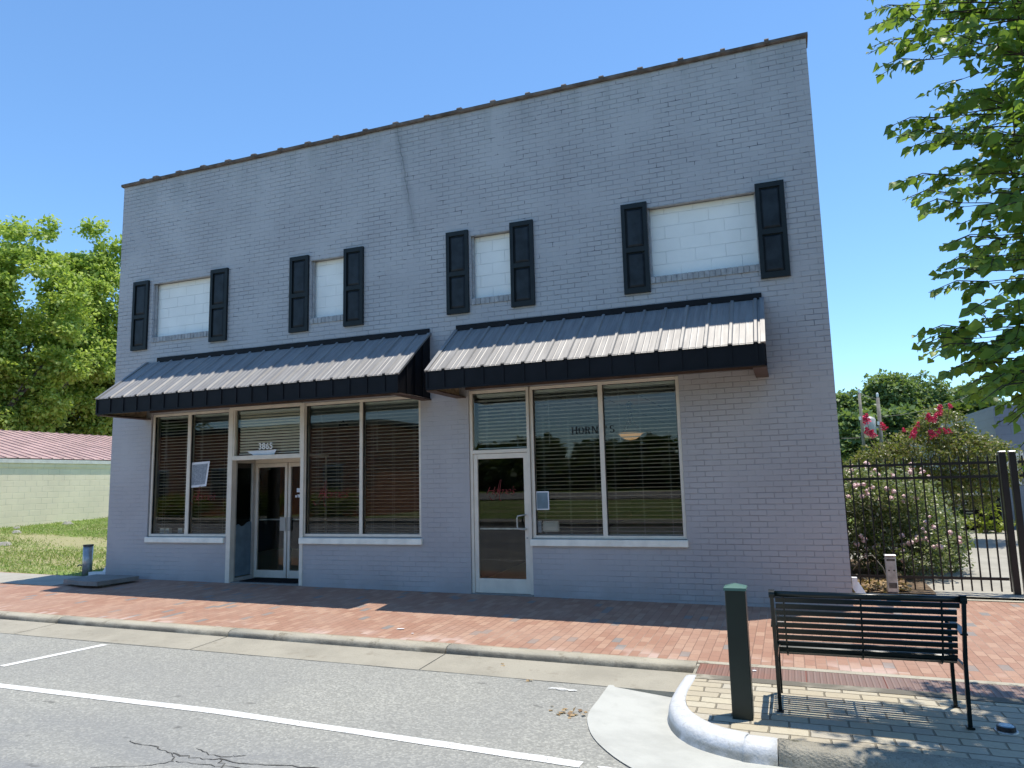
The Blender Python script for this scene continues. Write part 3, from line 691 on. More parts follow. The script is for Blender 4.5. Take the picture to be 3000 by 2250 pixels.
# awnings
def awning(xa,xb,ribs):
    A=MB(); zt,ze,zb,yf=3.955,3.20,2.925,-1.0
    # pan sheet with ribs as one corrugated section
    xsn=[]; 
    for r_ in ribs:
        xsn+=[(r_-.030,0),(r_-.016,.022),(r_+.016,.022),(r_+.030,0)]
    sec=[(xa,0)]+[p for p in xsn if xa<p[0]<xb]+[(xb,0)]
    # minor pencil ribs between the main ones
    out=[];
    for i in range(len(sec)-1):
        p,q=sec[i],sec[i+1]; out.append(p)
        if q[0]-p[0]>.18 and p[1]==0 and q[1]==0:
            for f in (.33,.66):
                x=p[0]+(q[0]-p[0])*f; out+=[(x-.010,0),(x,.0035),(x+.010,0)]
    out.append(sec[-1]); sec=out; n=len(sec)
    L=Vector((0,yf,ze-zt)); nrm=Vector((0,-.6,.8)); yo=Vector((0,-.028,-.021))
    v=[]
    for base in (Vector((0,-.006,zt)),Vector((0,yf,ze))+yo):
        v+=[base+Vector((x,0,0))+nrm*h for x,h in sec]
    A.add(v,[(i,n+i,n+i+1,i+1) for i in range(n-1)])
    v2=[p-nrm*.012 for p in v]; A.add(v2,[(i,i+1,n+i+1,n+i) for i in range(n-1)])
    # end trims (angle flashing)
    for x in (xa,xb):
        A.bar((x,-.01,zt+.004),(x,yf-.028,ze-.018),.055,.03,up=(0,-.6,.8))
    o=A.build('awning','awning',B)
    F=MB(); F.box(xa+.25 if xa<-8 else xa,xb,-.03,-.004,zt-.01,zt+.075); F.build('flashing','awndark',o)
    F=MB()
    # fascia, ribbed
    F.box(xa,xb,yf-.012,yf+.003,zb,ze-.004)
    for r_ in ribs: F.box(r_-.018,r_+.018,yf-.024,yf-.0125,zb+.002,ze-.006)
    F.box(xa-.006,xb+.006,yf-.028,yf+.012,zb-.012,zb+.012)
    F.box(xa-.012,xa+.02,yf-.026,yf+.01,zb+.013,ze-.006); F.box(xb-.02,xb+.012,yf-.026,yf+.01,zb+.013,ze-.006)
    for i,r_ in enumerate(ribs):   # dark foam closures in the rib ends
        F.box(r_-.022,r_+.022,yf-.034,yf-.0245,ze-.02,ze+.008)
    F.build('fascia','awndark',o)
    for x,sgn in ((xa,1),(xb,-1)):
        E_=MB(); vs=[]
        for dx in (0,.012*sgn): vs+=[(x+dx,-.002,zb),(x+dx,yf+.004,zb),(x+dx,yf+.004,ze-.004),(x+dx,-.002,zt-.008)]
        E_.add(vs,[(0,1,2,3),(7,6,5,4),(0,4,5,1),(1,5,6,2),(2,6,7,3),(3,7,4,0)])
        for k in range(1,4):
            y=yf+k*.25; zt2=ze+(zt-ze)*(y-yf)/(0-yf)-.01
            E_.box(min(x-.014*sgn,x-.001*sgn),max(x-.014*sgn,x-.001*sgn),y-.018,y+.018,zb+.002,zt2)
        E_.build('side_return','awndark',o)
        t=MB(); t.box(min(x-.02*sgn,x+.14*sgn),max(x-.02*sgn,x+.14*sgn),yf+.02,-.003,zb-.030,zb-.0125); t.build('bottom_trim','brown',o)
        t=MB(); t.box(min(x+.013*sgn,x+.03*sgn),max(x+.013*sgn,x+.03*sgn),yf+.03,-.004,zb+.01,zb+.27); t.build('inner_lining','wood',o)
    t=MB(); t.box(xa+.15,xb-.15,yf+.013,yf+.05,zb-.0,zb+.10); t.box(xa+.15,xb-.15,-.05,-.004,zb+.09,zb+.13); t.build('frame_timber','brown',o)
    return o
awning(-11.005,-5.145,[-10.70+.2965*k for k in range(19)])
awning(-4.68,-.195,[-4.415+.2955*k for k in range(15)])
# storefronts -------------------------------------------------
def glaze(name,x0,x1,z0,z1,mull,parent,bars=(),yf=.03,fw=.045,label=None,glassname='glass'):
    """aluminium frame with mullions; returns frame object"""
    f=MB(); d0,d1=yf,yf+.10
    f.bbox(x0,x0+fw,d0,d1,z0,z1); f.bbox(x1-fw,x1,d0,d1,z0,z1)
    f.bbox(x0+fw-.002,x1-fw+.002,d0+.002,d1-.002,z1-fw,z1); f.bbox(x0+fw-.002,x1-fw+.002,d0+.002,d1-.002,z0,z0+fw)
    for (a,b) in mull: f.bbox(a,b,d0+.001,d1-.001,z0+.01,z1-.01)
    o=f.build(name,'frame',parent)
    ed=[x0+fw]+[e for ab in mull for e in ab]+[x1-fw]
    for i in range(0,len(ed),2):
        g=MB(); g.quad((ed[i]-.01,yf+.05,z0+.02),(ed[i+1]+.01,yf+.05,z0+.02),(ed[i+1]+.01,yf+.05,z1-.02),(ed[i]-.01,yf+.05,z1-.02)); g.build('glass_pane','glass',o)
        k=MB(); a,b,c,d=ed[i],ed[i+1],z0+fw,z1-fw; q=.008   # black glazing gasket
        k.box(a,a+q,yf+.02,yf+.048,c,d); k.box(b-q,b,yf+.02,yf+.048,c,d); k.box(a+q,b-q,yf+.021,yf+.047,c,c+q); k.box(a+q,b-q,yf+.021,yf+.047,d-q,d); k.build('gasket','black',o)
    return o
w1=glaze('storefront_window',-10.845,-9.062,.795,2.985,[(-10.02,-9.945)],B)
w2=glaze('storefront_window',-7.525,-5.325,.805,2.995,[(-6.447,-6.388)],B)
w3=glaze('storefront_window',-3.525,-1.35,.795,3.0,[(-2.492,-2.428)],B)
for a,b,par in ((-10.86,-9.095,w1),(-7.545,-5.30,w2),(-3.55,-1.33,w3)):
    m=MB(); m.bbox(a,b,-.045,.06,.695,.788,.006); m.build('sill','sill',par)
# left entrance: posts, transom panel, recessed vestibule
f=MB(); f.bbox(-9.058,-8.968,-.012,.10,0.03,3.01); f.bbox(-7.556,-7.487,-.012,.10,0.03,3.005)
f.bbox(-8.97,-7.554,-.008,.09,2.955,3.012); f.bbox(-8.97,-7.554,-.008,.09,2.09,2.165)
f.bbox(-8.97,-8.94,.0,.08,2.164,2.956); f.bbox(-7.585,-7.555,.0,.08,2.164,2.956)
ent=f.build('entrance_frame','frame',B)
g=MB(); g.quad((-8.95,.045,2.16),(-7.57,.045,2.16),(-7.57,.045,2.96),(-8.95,.045,2.96)); g.build('transom_glass','glass',ent)
m=MB(); m.box(-9.05,-7.5,.1,.70,2.13,2.16); m.build('vestibule_ceiling','frame',ent)
m=MB(); m.box(-7.535,-7.5,.11,.6,0,2.12); m.build('vestibule_panel','roomwall',ent)
f=MB(); y0,y1=.1,.6
for a,b,c,d in ((.10,.145,.03,2.12),(.545,.60,.03,2.12)): f.box(-9.03,-8.985,a,b,c,d)
f.box(-9.028,-8.987,.145,.545,2.05,2.12); f.box(-9.028,-8.987,.145,.545,.03,.10)
f.build('side_light_frame','framed',ent)
g=MB(); g.quad((-9.01,.145,.10),(-9.01,.545,.10),(-9.01,.545,2.05),(-9.01,.145,2.05)); g.build('side_light_glass','glass',ent)
g=MB(); zz=[.98,1.0,.955,.965,1.01,1.03,1.02]; ysn=np.linspace(.15,.54,7)
g.v=[(-8.995,y,.12) for y in ysn]+[(-8.995,y,z) for y,z in zip(ysn,zz)]; g.f=[(i,i+1,8+i,7+i) for i in range(6)]; g.build('window_film','cloud',ent)
m=MB(); m.box(-9.05,-7.5,0.02,.70,-.3,.045); m.build('threshold','slab',ent)
m=MB(); m.bbox(-8.85,-7.7,.10,.56,.047,.06,.003); o=m.build('door_mat','mat'); tag(o,'flat black mat on the floor of the recessed left doorway','door mat')
# interior rear of the vestibule mouth: door head
f=MB(); f.box(-9.03,-7.5,.60,.66,2.045,2.13); f.box(-9.03,-8.985,.602,.66,.045,2.045); f.box(-7.56,-7.5,.602,.66,.045,2.045); f.build('door_frame','frame',ent)
def door(x0,x1,y0,z0,z1,sw_=.055,top=.07,bot=.19,handle=None,mid=None,name='door',slim=False):
    f=MB(); d=.045
    f.bbox(x0,x0+sw_,y0,y0+d,z0,z1); f.bbox(x1-sw_,x1,y0,y0+d,z0,z1); f.bbox(x0+sw_-.001,x1-sw_+.001,y0+.001,y0+d-.001,z1-top,z1); f.bbox(x0+sw_-.001,x1-sw_+.001,y0+.001,y0+d-.001,z0,z0+bot)
    o=f.build(name,'frame',B)
    g=MB(); g.quad((x0+sw_-.01,y0+.022,z0+bot-.01),(x1-sw_+.01,y0+.022,z0+bot-.01),(x1-sw_+.01,y0+.022,z1-top+.01),(x0+sw_-.01,y0+.022,z1-top+.01)); g.build('glass_pane','glass',o)
    if mid: 
        b=MB(); b.bbox(x0+sw_,x1-sw_,y0+.05,y0+.075,mid-.012,mid+.012,.002); b.build('push_bar','galv',o)
    return o
d1=door(-8.98,-8.29,.605,.05,2.04,bot=.13,mid=1.05)
m=MB(); m.bbox(-8.42,-8.30,.585,.603,.86,1.09,.003); m.build('pull_plate','framed',d1)
d2=door(-8.27,-7.565,.605,.05,2.04,bot=.13,mid=1.05)
m=MB(); m.bbox(-8.262,-8.20,.585,.603,.86,1.09,.003); m.build('pull_plate','framed',d2)
for (x,z,w,h) in ((-8.09,1.52,.10,.07),(-8.12,1.43,.06,.04),(-8.08,1.43,.09,.05)):
    m=MB(); m.box(x,x+w,.612,.6145,z,z+h); m.build('notice_sticker','paper',d2)
# right door
d3=door(-4.45,-3.585,.035,.012,2.035,sw_=.065,top=.075,bot=.205,mid=.93)
m=MB(); m.tube([(-3.63,.03,1.13),(-3.63,-.03,1.135),(-3.66,-.055,1.13),(-3.725,-.055,1.12),(-3.735,-.055,1.09),(-3.735,-.055,.97),(-3.725,-.055,.94),(-3.66,-.055,.93),(-3.63,-.03,.925),(-3.63,.03,.93)],.011,8); m.build('pull_handle','galv',d3,True)
m=MB(); m.tube([(-3.618,.028,.80),(-3.618,.036,.80)],.014,10); m.build('lock','galv',d3)
f=MB(); f.bbox(-4.498,-4.452,.02,.125,.0,3.0); f.bbox(-3.583,-3.527,.02,.125,0,3.0)
f.bbox(-4.453,-3.582,.022,.12,2.955,3.0); f.bbox(-4.453,-3.582,.022,.12,2.04,2.095); tr=f.build('door_frame','frame',B)
g=MB(); g.quad((-4.46,.06,2.09),(-3.575,.06,2.09),(-3.575,.06,2.96),(-4.46,.06,2.96)); g.build('transom_glass','glass',tr)
m=MB(); m.bbox(-4.50,-3.53,-.02,.13,-.06,.010,.003); m.build('threshold','slab',tr)
# numbers and lettering
def text(s,size,x,y,z,mat,name,parent,shear=0.,ext=.002,bold=0.,space=1.):
    c=bpy.data.curves.new(name,'FONT'); c.body=s; c.size=size; c.extrude=ext; c.shear=shear; c.offset=bold; c.space_character=space
    o=bpy.data.objects.new(name,c); COL.objects.link(o); bpy.context.view_layer.update()
    dg=bpy.context.evaluated_depsgraph_get(); me=bpy.data.meshes.new_from_object(o.evaluated_get(dg)); bpy.data.objects.remove(o)
    Mx=Matrix.Translation(Vector((x,y,z))-ORG[parent])@Matrix.Rotation(R(90),4,'X'); me.transform(Mx)
    me.materials.clear(); me.materials.append(MT[mat]); ob=bpy.data.objects.new(name,me); COL.objects.link(ob); ob.parent=parent; ORG[ob]=ORG[parent]; return ob
text('3865',.152,-8.452,.030,2.262,'white','house_number',ent,bold=.002)
m=MB(); vs=[(-8.70,2.235),(-8.50,2.245),(-8.3,2.24),(-8.075,2.25),(-8.13,2.165),(-8.30,2.16),(-8.52,2.15),(-8.60,2.185)]
m.add([(x,.040,z) for x,z in vs],[tuple(range(8))]); m.build('peeling_tape','paper',ent)
# serif capitals HORNE'S in black on the right window
def serif(m,ch,x,z,h,w,y):
    t=w*.24; hl=h*.085; sv=t*.45
    def st(x0,tt=t): m.box(x0,x0+tt,y,y+.0015,z,z+h); m.box(x0-sv,x0+tt+sv,y-.0004,y+.0019,z,z+hl); m.box(x0-sv,x0+tt+sv,y-.0004,y+.0019,z+h-hl,z+h)
    def dg(xa,za,xb,zb,tt): 
        m.add([(xa,y,za),(xa+tt,y,za),(xb+tt,y,zb),(xb,y,zb)],[(0,1,2,3)])
    def arc(cx,cz,rx,rz_,a0,a1,tt,n=14):
        vs=[]
        for i in range(n+1):
            a=a0+(a1-a0)*i/n; k=abs(math.cos(a))
            th=tt*(.45+.55*k)
            vs+=[(cx+math.cos(a)*rx,y-.0006,cz+math.sin(a)*rz_),(cx+math.cos(a)*(rx-th),y-.0006,cz+math.sin(a)*(rz_-th*.7))]
        m.add(vs,[(2*i,2*i+2,2*i+3,2*i+1) for i in range(n)])
    if ch=='H': st(x); st(x+w-t); m.box(x+t,x+w-t,y,y+.001,z+h*.46,z+h*.56)
    if ch=='O': arc(x+w/2,z+h/2,w*.53,h*.51,0,2*math.pi,t,24)
    if ch=='R': st(x); arc(x+t,z+h*.73,w*.62,h*.27,-math.pi/2,math.pi/2,t); m.box(x+t*.9,x+t*1.2,y,y+.001,z+h*.92,z+h); m.box(x+t*.9,x+t*1.3,y,y+.001,z+h*.46,z+h*.54); dg(x+w*.72,z,x+w*.35,z+h*.48,t)
    if ch=='N': st(x,t*.7); st(x+w-t*.7,t*.7); dg(x+w-t,z,x,z+h,t)
    if ch=='E': st(x); [m.box(x+t,x+w*.9,y,y+.001,z+a*h,z+b*h) for a,b in ((0,.1),(.45,.55),(.9,1))]; m.box(x+w*.84,x+w*.93,y,y+.0014,z,z+h*.28); m.box(x+w*.84,x+w*.93,y,y+.0014,z+h*.72,z+h)
    if ch=="'": m.box(x,x+t,y,y+.001,z+h*.66,z+h)
    if ch=='S': arc(x+w*.48,z+h*.735,w*.42,h*.265,.15*math.pi,1.5*math.pi,t); arc(x+w*.48,z+h*.265,w*.45,h*.265,-.85*math.pi,.5*math.pi,t)
m=MB(); xx=-2.905
for ch in "HORNE'S":
    w=.028 if ch=="'" else .078; serif(m,ch,xx,2.268,.105,w,.070); xx+=w+.0225
m.build('window_lettering','blackletter',w3)
for par,x,y,z,s in ((w1,-9.93,.072,1.42,.24),(w2,-7.28,.072,1.42,.27),(d3,-4.27,.05,1.43,.21)):
    text("Horne's",s*.82,x,y,z,'red','window_lettering',par,shear=.5,ext=.0003,space=.82,bold=-.004)
# flourish of the red H
def flour(par,x,y,z,s):
    m=MB(); P=[(-.12,-.02),(-.05,-.10),(.05,.02),(.11,.26),(.15,.31),(.13,.2),(.10,-.05),(.14,-.12)]
    vs=[]
    for i,p in enumerate(smooth_path(P,6)):
        w=.012*s*4*(.4+.6*abs(math.sin(i*.35))); vs+=[(x+p[0]*s*4-w/2,y,z+p[1]*s*4),(x+p[0]*s*4+w/2,y,z+p[1]*s*4+w*.3)]
    m.add(vs,[(2*i,2*i+2,2*i+3,2*i+1) for i in range(len(vs)//2-1)]); m.build('window_lettering','red',par)
flour(w1,-9.85,.0725,1.42,.2); flour(w2,-7.24,.0725,1.40,.24); flour(d3,-4.12,.0505,1.42,.18)
# rooms
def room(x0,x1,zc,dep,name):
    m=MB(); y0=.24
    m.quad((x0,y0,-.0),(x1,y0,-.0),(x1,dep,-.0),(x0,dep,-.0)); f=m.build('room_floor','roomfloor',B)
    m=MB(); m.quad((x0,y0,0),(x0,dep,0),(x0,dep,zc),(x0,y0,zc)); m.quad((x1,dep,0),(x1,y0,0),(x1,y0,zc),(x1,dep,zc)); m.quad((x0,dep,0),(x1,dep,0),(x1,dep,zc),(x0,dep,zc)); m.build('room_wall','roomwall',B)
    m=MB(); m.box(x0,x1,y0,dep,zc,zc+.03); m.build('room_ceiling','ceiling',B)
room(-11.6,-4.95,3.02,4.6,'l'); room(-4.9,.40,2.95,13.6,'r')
m=MB(); 
for y in np.arange(.8,13.4,.6): m.box(-4.88,.38,y-.012,y+.012,2.942,2.9485)
for x in np.arange(-4.6,.3,.6): m.box(x-.012,x+.012,.3,13.5,2.9425,2.948)
m.build('ceiling_grid','framed',B)
# blinds
def blind(x0,x1,z0,z1,tilt,label,mat='slat',y=.16,pitch=.0545,w=.058,open_z=None):
    t=empty('window_blind',((x0+x1)/2,y,z1),label,'blind','venetian blinds in the shop windows')
    m=MB(); z=z1-.05
    while z>z0+.03:
        a=tilt+random.gauss(0,.02); c,s_=math.cos(a)*w/2,math.sin(a)*w/2; sag=random.gauss(0,.0015)
        m.add([(x0,y-c,z-s_),(x1,y-c,z-s_+sag),(x1,y,z+.004+sag),(x0,y,z+.004),(x1,y+c,z+s_+sag),(x0,y+c,z+s_)],[(0,1,2,3),(3,2,4,5)])
        z-=pitch
    m.build('slats',mat,t)
    m=MB(); m.bbox(x0-.005,x1+.005,y-.028,y+.028,z1-.045,z1); m.build('head_rail','slat',t); m=MB(); m.bbox(x0,x1,y-.02,y+.02,z0,z0+.018); m.build('bottom_rail','slat',t)
    m=MB()
    for fx in (.12,.5,.88) if x1-x0>.9 else (.18,.82):
        x=x0+(x1-x0)*fx
        for dy in (-.026,.026): m.box(x-.0006,x+.0006,y+dy-.0006,y+dy+.0006,z0+.01,z1-.04)
    m.tube([(x0+.22*(x1-x0),y-.035,z1-.05),(x0+.22*(x1-x0)+.005,y-.035,z0+1.3)],.0022,5)
    m.build('cord','slat',t)
    return t
blind(-10.78,-10.0,.83,2.95,-.15,'slatted blind in the far left pane, reddish reflections on it')
blind(-9.965,-9.11,.83,2.95,-.15,'slatted blind behind the pane with the taped white paper notice')
blind(-7.46,-6.43,.84,2.96,-.16,'slatted blind just right of the recessed double doors')
blind(-6.40,-5.39,.84,2.96,-.16,'slatted blind in the pane at the right end of the left awning')
blind(-4.41,-3.63,2.11,2.95,-.3,'short slatted blind above the single glass door')
blind(-3.49,-2.48,.83,2.96,-.19,'slatted blind behind the first letters of the black shop name')
blind(-2.44,-1.42,.83,2.96,-.19,'slatted blind in front of the hanging amber lamp')
blind(-8.93,-7.60,2.19,2.94,-.95,'short tan blind with closed slats behind the house number',mat='slatbright',y=.13,pitch=.0495,w=.040)
# lights seen through the right window
def ceil_light(x,y,label):
    t=empty('ceiling_light',(x,y,2.93),label,'ceiling light','lit panels in the shop ceiling')
    m=MB(); m.box(x-.32,x+.32,y-.62,y+.62,2.922,2.941); m.build('frame','white',t)
    m=MB(); m.box(x-.29,x+.29,y-.59,y+.59,2.912,2.9215); m.build('diffuser','tube',t)
def rayto(U,V,zc):
    d=Vector(pixdir(U,V)); s=(zc-1.62)/d.z; return (d.x*s,-10+d.y*s)
for (a,b),l in zip(((570,690),(860,740),(1270,660)),('lit ceiling panel seen below the black shop name','dimmer lit ceiling panel just right of the middle window bar','lit ceiling panel at the far right of the shop window')):
    x,y=rayto(1520+a*.3315,1080+b*.3315,2.92); ceil_light(x,y,l)
def pendant():
    d=Vector(pixdir(1847,1275)); s=(2.4+10)/d.y; p=Vector((0,-10,1.62))+d*s; x,y,z=p
    t=empty('pendant_lamp',(x,y,z),'lit amber glass bowl lamp hanging on a bronze stem in the right window','lamp')
    def lathe(prof,n=20):
        m=MB(); k=len(prof); m.smooth=True
        m.v=[(x+r*math.cos(2*math.pi*i/n),y+r*math.sin(2*math.pi*i/n),z+h) for i in range(n) for r,h in prof]
        m.f=[(i*k+j,((i+1)%n)*k+j,((i+1)%n)*k+j+1,i*k+j+1) for i in range(n) for j in range(k-1)]
        return m
    lathe([(.01,-.085),(.09,-.07),(.16,-.03),(.20,.02),(.235,.035),(.22,.04),(.15,-.015),(.08,-.055),(.01,-.07)]).build('glass_bowl','amber',t)
    m=lathe([(.0,.58),(.05,.57),(.06,.53),(.03,.50),(.045,.44),(.025,.38),(.025,.2),(.0,.18)])
    m.tube([(x,y,z+.56),(x,y,2.95)],.008,6)
    for k in range(3):
        a=k*2.1+.4; m.tube([(x+.03*math.cos(a),y+.03*math.sin(a),z+.45),(x+.05*math.cos(a),y+.05*math.sin(a),z+.25),(x+.22*math.cos(a),y+.22*math.sin(a),z+.03)],.008,5)
    m.build('stem','bronze',t)
pendant()
def fan():
    x,y,z=-8.6,3.1,2.78
    d=Vector(pixdir(1005,1250)); s=(3.2+10)/d.y; x,y,z=Vector((0,-10,1.62))+d*s
    t=empty('ceiling_fan',(x,y,z),'dark ceiling fan seen through the blinds right of the double doors','ceiling fan')
    m=MB(); m.tube([(x,y,z+.08),(x,y,3.0)],.015,8); m.tube([(x,y,z-.1),(x,y,z-.05),(x,y,z+.06),(x,y,z+.1)],[.05,.1,.1,.03],12); m.build('motor','bronze',t)
    for k in range(5):
        a=k*1.2566+.3; c,s_=math.cos(a),math.sin(a); m=MB()
        m.add([(x+c*.1-s_*.03,y+s_*.1+c*.03,z),(x+c*.1+s_*.03,y+s_*.1-c*.03,z+.01),(x+c*.6+s_*.07,y+s_*.6-c*.07,z+.015),(x+c*.6-s_*.07,y+s_*.6+c*.07,z-.01)],[(0,1,2,3)]); m.build('blade','bronze',t)
fan()
# things taped or set in the windows
m=MB(); m.add([(-9.955,.074,2.085),(-9.535,.074,2.10),(-9.60,.074,1.665),(-9.965,.074,1.64)],[(0,3,2,1)]); o=m.build('paper_notice','paper'); tag(o,'white paper notice taped askew inside the left window','notice')
m=MB(); m.add([(-9.925,.0735,2.045),(-9.575,.0735,2.06),(-9.63,.0735,1.70),(-9.935,.0735,1.68)],[(0,3,2,1)]); ob=m.build('print','papertext',o)
m=MB(); m.bbox(-3.478,-3.28,.062,.068,1.20,1.465,.001); o=m.build('window_sticker','paper'); tag(o,'small white framed sticker at the lower left of the right window','sticker')
m=MB(); m.box(-3.462,-3.296,.060,.0615,1.216,1.449); m.build('print','cloud',o)
m=MB(); m.bbox(-3.40,-3.15,.088,.118,.885,1.04,.02); o=m.build('window_unit','framed'); tag(o,'rounded pale box standing in the lower left corner of the right window','box')
m=MB(); m.bbox(-3.485,-3.415,.085,.12,.875,1.045,.004); m.build('end_cap','papertext',o)
for i,(x,w) in enumerate(((-10.75,.11),(-10.62,.09),(-10.33,.1))):
    m=MB(); m.bbox(x,x+w,.19,.26,.83,.93,.003); o=m.build('cardboard_box','whitetrim'); tag(o,['small box on the far left end of the inside window ledge','second small box from the left on the inside window ledge','small box on the ledge beside the left window bar'][i],'box','boxes on the window ledge')
    m=MB(); m.box(x+.01,x+w-.01,.187,.1895,.85,.9); m.build('print','papertext',o)
# interior window ledges
m=MB(); m.box(-10.84,-9.08,.14,.34,.78,.822); m.box(-7.5,-5.34,.14,.34,.78,.83); m.box(-3.5,-1.36,.14,.34,.78,.822); m.build('window_ledge','framed',B)
# downspouts
def dspout(x,y,label):
    t=empty('downspout',(x,y,0),label,'downspout','white downspouts at the building corners')
    sgn=1 if x>0 else -1
    m=MB(); xb=x
    m.box(min(xb,xb+.06*sgn),max(xb,xb+.06*sgn),y-.045,y+.045,.20,.62 if False else .34); m.build('pipe','white',t)
    m=MB()
    m.bar((x+.03*sgn,y,.26),(x+.12*sgn,y-.04,.10),.10,.075,up=(0,1,0)); m.build('elbow','white',t)
    m=MB(); m.bar((x+.09*sgn,y-.03,.115),(x+.42*sgn,y-.10,gz(x,0)+.05),.085,.065,up=(0,0,1)); m.build('outlet','galv' if sgn>0 else 'white',t)
dspout(X1+.012,.10,'white downspout with ribbed outlet at the right corner of the building')
dspout(X0-.012,.14,'white downspout outlet at the left corner beside the concrete slab')
# ============================================================ STREET FURNITURE
def post():
    x0,x1,y0,y1=-.517,-.372,-4.285,-4.14; zb=gz(-.45,-4.2); xc,yc=(x0+x1)/2,(y0+y1)/2
    t=empty('bollard_post',(xc,yc,zb),'square dark green metal post with a pyramid cap on the island','post')
    m=MB(); m.bbox(x0,x1,y0,y1,zb-.03,.785,.006); m.build('shaft','green',t)
    m=MB(); e=.008; z0=.785
    m.add([(x0-e,y0-e,z0-.005),(x1+e,y0-e,z0-.005),(x1+e,y1+e,z0-.005),(x0-e,y1+e,z0-.005),(x0-e,y0-e,z0+.014),(x1+e,y0-e,z0+.014),(x1+e,y1+e,z0+.014),(x0-e,y1+e,z0+.014),(xc,yc,z0+.042)],
      [(3,2,1,0),(0,1,5,4),(1,2,6,5),(2,3,7,6),(3,0,4,7),(4,5,8),(5,6,8),(6,7,8),(7,4,8)]); m.build('cap','capgreen',t)
post()
def bench():
    xl,xr=-.192,1.028; zb=gz(.4,-4)-.0
    t=empty('park_bench',((xl+xr)/2,-3.85,zb),'dark green slatted steel bench facing the shop, seen from behind','bench')
    # side profile in (y,z above ground) : back foot, up the back
    backleg=[(-4.02,0.),(-4.045,.20),(-4.075,.42),(-4.13,.60),(-4.20,.78),(-4.235,.875)]
    # curve of the slats: back from top, round to the seat front
    cv=smooth_path([(-4.205,.865),(-4.165,.74),(-4.12,.62),(-4.075,.51),(-4.02,.44),(-3.93,.41),(-3.80,.415),(-3.68,.425),(-3.60,.415),(-3.565,.375)],8)
    # resample by arc length
    L=[0]
    for a,b in zip(cv[:-1],cv[1:]): L.append(L[-1]+math.hypot(b[0]-a[0],b[1]-a[1]))
    ns=19
    for i in range(ns):
        s0=L[-1]*(i+.5)/ns; y=float(np.interp(s0,L,[c[0] for c in cv])); z=float(np.interp(s0,L,[c[1] for c in cv]))
        y2=float(np.interp(s0+.01,L,[c[0] for c in cv])); z2=float(np.interp(s0+.01,L,[c[1] for c in cv]))
        d=Vector((0,y2-y,z2-z)).normalized()
        m=MB(); wd=.034
        xa=xl+.022; xb=xr-.038 if i>0 else xr-.02
        m.bar((xa,y,z+zb),(xb,y,z+zb),wd,.012,up=d.cross(Vector((1,0,0)))); m.build('slat','benchm',t)
    # top rail
    m=MB(); m.tube([(xl-.01,-4.215,.885+zb),(xr+.01,-4.215,.885+zb)],.022,10); m.build('top_rail','benchm',t,True)
    # straps
    for x in (xl+.08,(xl+xr)/2-.02,xr-.13):
        m=MB(); pts=[(x,c[0]-.014*(1 if c[1]>.45 else .4),c[1]+zb-(.012 if c[1]<.45 else 0)) for c in cv[::4]]
        for a,b in zip(pts[:-1],pts[1:]): m.bar(a,b,.012,.010,up=(0,.5,.9))
        m.build('strap','benchm',t)
    for x,sx in ((xl,-1),(xr,1)):
        m=MB()
        P=[(x,a,b+zb) for a,b in backleg]
        for a,b in zip(P[:-1],P[1:]): m.bar(a,b,.026,.022,up=(0,1,0))
        m.build('leg','benchm',t)
        m=MB(); P=[(x-.012*sx*0,a,b+zb) for a,b in [(-3.545,0.),(-3.555,.22),(-3.58,.42),(-3.60,.60)]]
        for a,b in zip(P[:-1],P[1:]): m.bar(a,b,.026,.022,up=(0,1,0))
        m.build('leg','benchm',t)
        m=MB(); P=[(x,a,b+zb) for a,b in smooth_path([(-3.60,.59),(-3.58,.64),(-3.62,.665),(-3.75,.65),(-3.95,.655),(-4.14,.64)],4)]
        for a,b in zip(P[:-1],P[1:]): m.bar(a,b,.045,.012,up=(0,0,1))
        m.build('armrest','benchm',t)
        m=MB(); m.bar((x,-4.06,.40+zb),(x,-3.57,.385+zb),.02,.035); m.build('side_rail','benchm',t)
        m=MB(); m.tube([(x+.02,-4.215,.885+zb),(x-.02,-4.215,.885+zb)],.03,12); m.build('end_cap','benchm',t)
        for y in (-4.02,-3.545):
            m=MB(); m.bbox(x-.025,x+.025,y-.028,y+.028,zb-.004,zb+.012,.003); m.build('foot_plate','benchm',t)
bench()
def puck():
    x,y=1.245,-3.99; z=gz(x,y); t=empty('ground_light',(x,y,z),'small round in-ground light with a glass lens near the bench leg','light')
    def cyl(r0,r1,z0,z1): 
        m=MB(); m.tube([(x,y,z0),(x,y,z1)],[r0,r1],20); return m
    cyl(.075,.07,z-.01,z+.006).build('flange','galv',t); cyl(.058,.055,z+.006,z+.034).build('housing','black',t); cyl(.047,.042,z+.0342,z+.040).build('lens','lens',t)
puck()
def pedestal():
    x,y=1.137,.79; z=gz(1.1,.4)+.0; t=empty('power_pedestal',(x,y,z),'slim galvanised power pedestal with two dark sockets by the fence','pedestal')
    m=MB(); m.bbox(x-.062,x+.062,y-.05,y+.05,z+.12,.53,.01); m.build('housing','galv',t)
    m=MB(); m.bbox(x-.070,x+.070,y-.062,y+.055,.53,.555,.008); m.build('cap','galv',t)
    m=MB(); m.bbox(x-.060,x+.060,y-.054,y+.048,z+.0,z+.125,.004); m.box(x-.050,x+.050,y-.0535,y-.0505,.475,.50); m.box(x-.045,x+.05,y-.053,y-.0505,.13,.20); m.build('base_cover','dgalv',t)
    for dx in (-.03,.03):
        m=MB(); m.tube([(x+dx,y-.056,.355),(x+dx,y-.049,.355)],.010,10); m.build('socket','black',t)
    m=MB(); m.box(x-.08,x+.08,y-.08,y+.07,z-.02,z+.012); m.build('base_plate','dgalv',t)
pedestal()
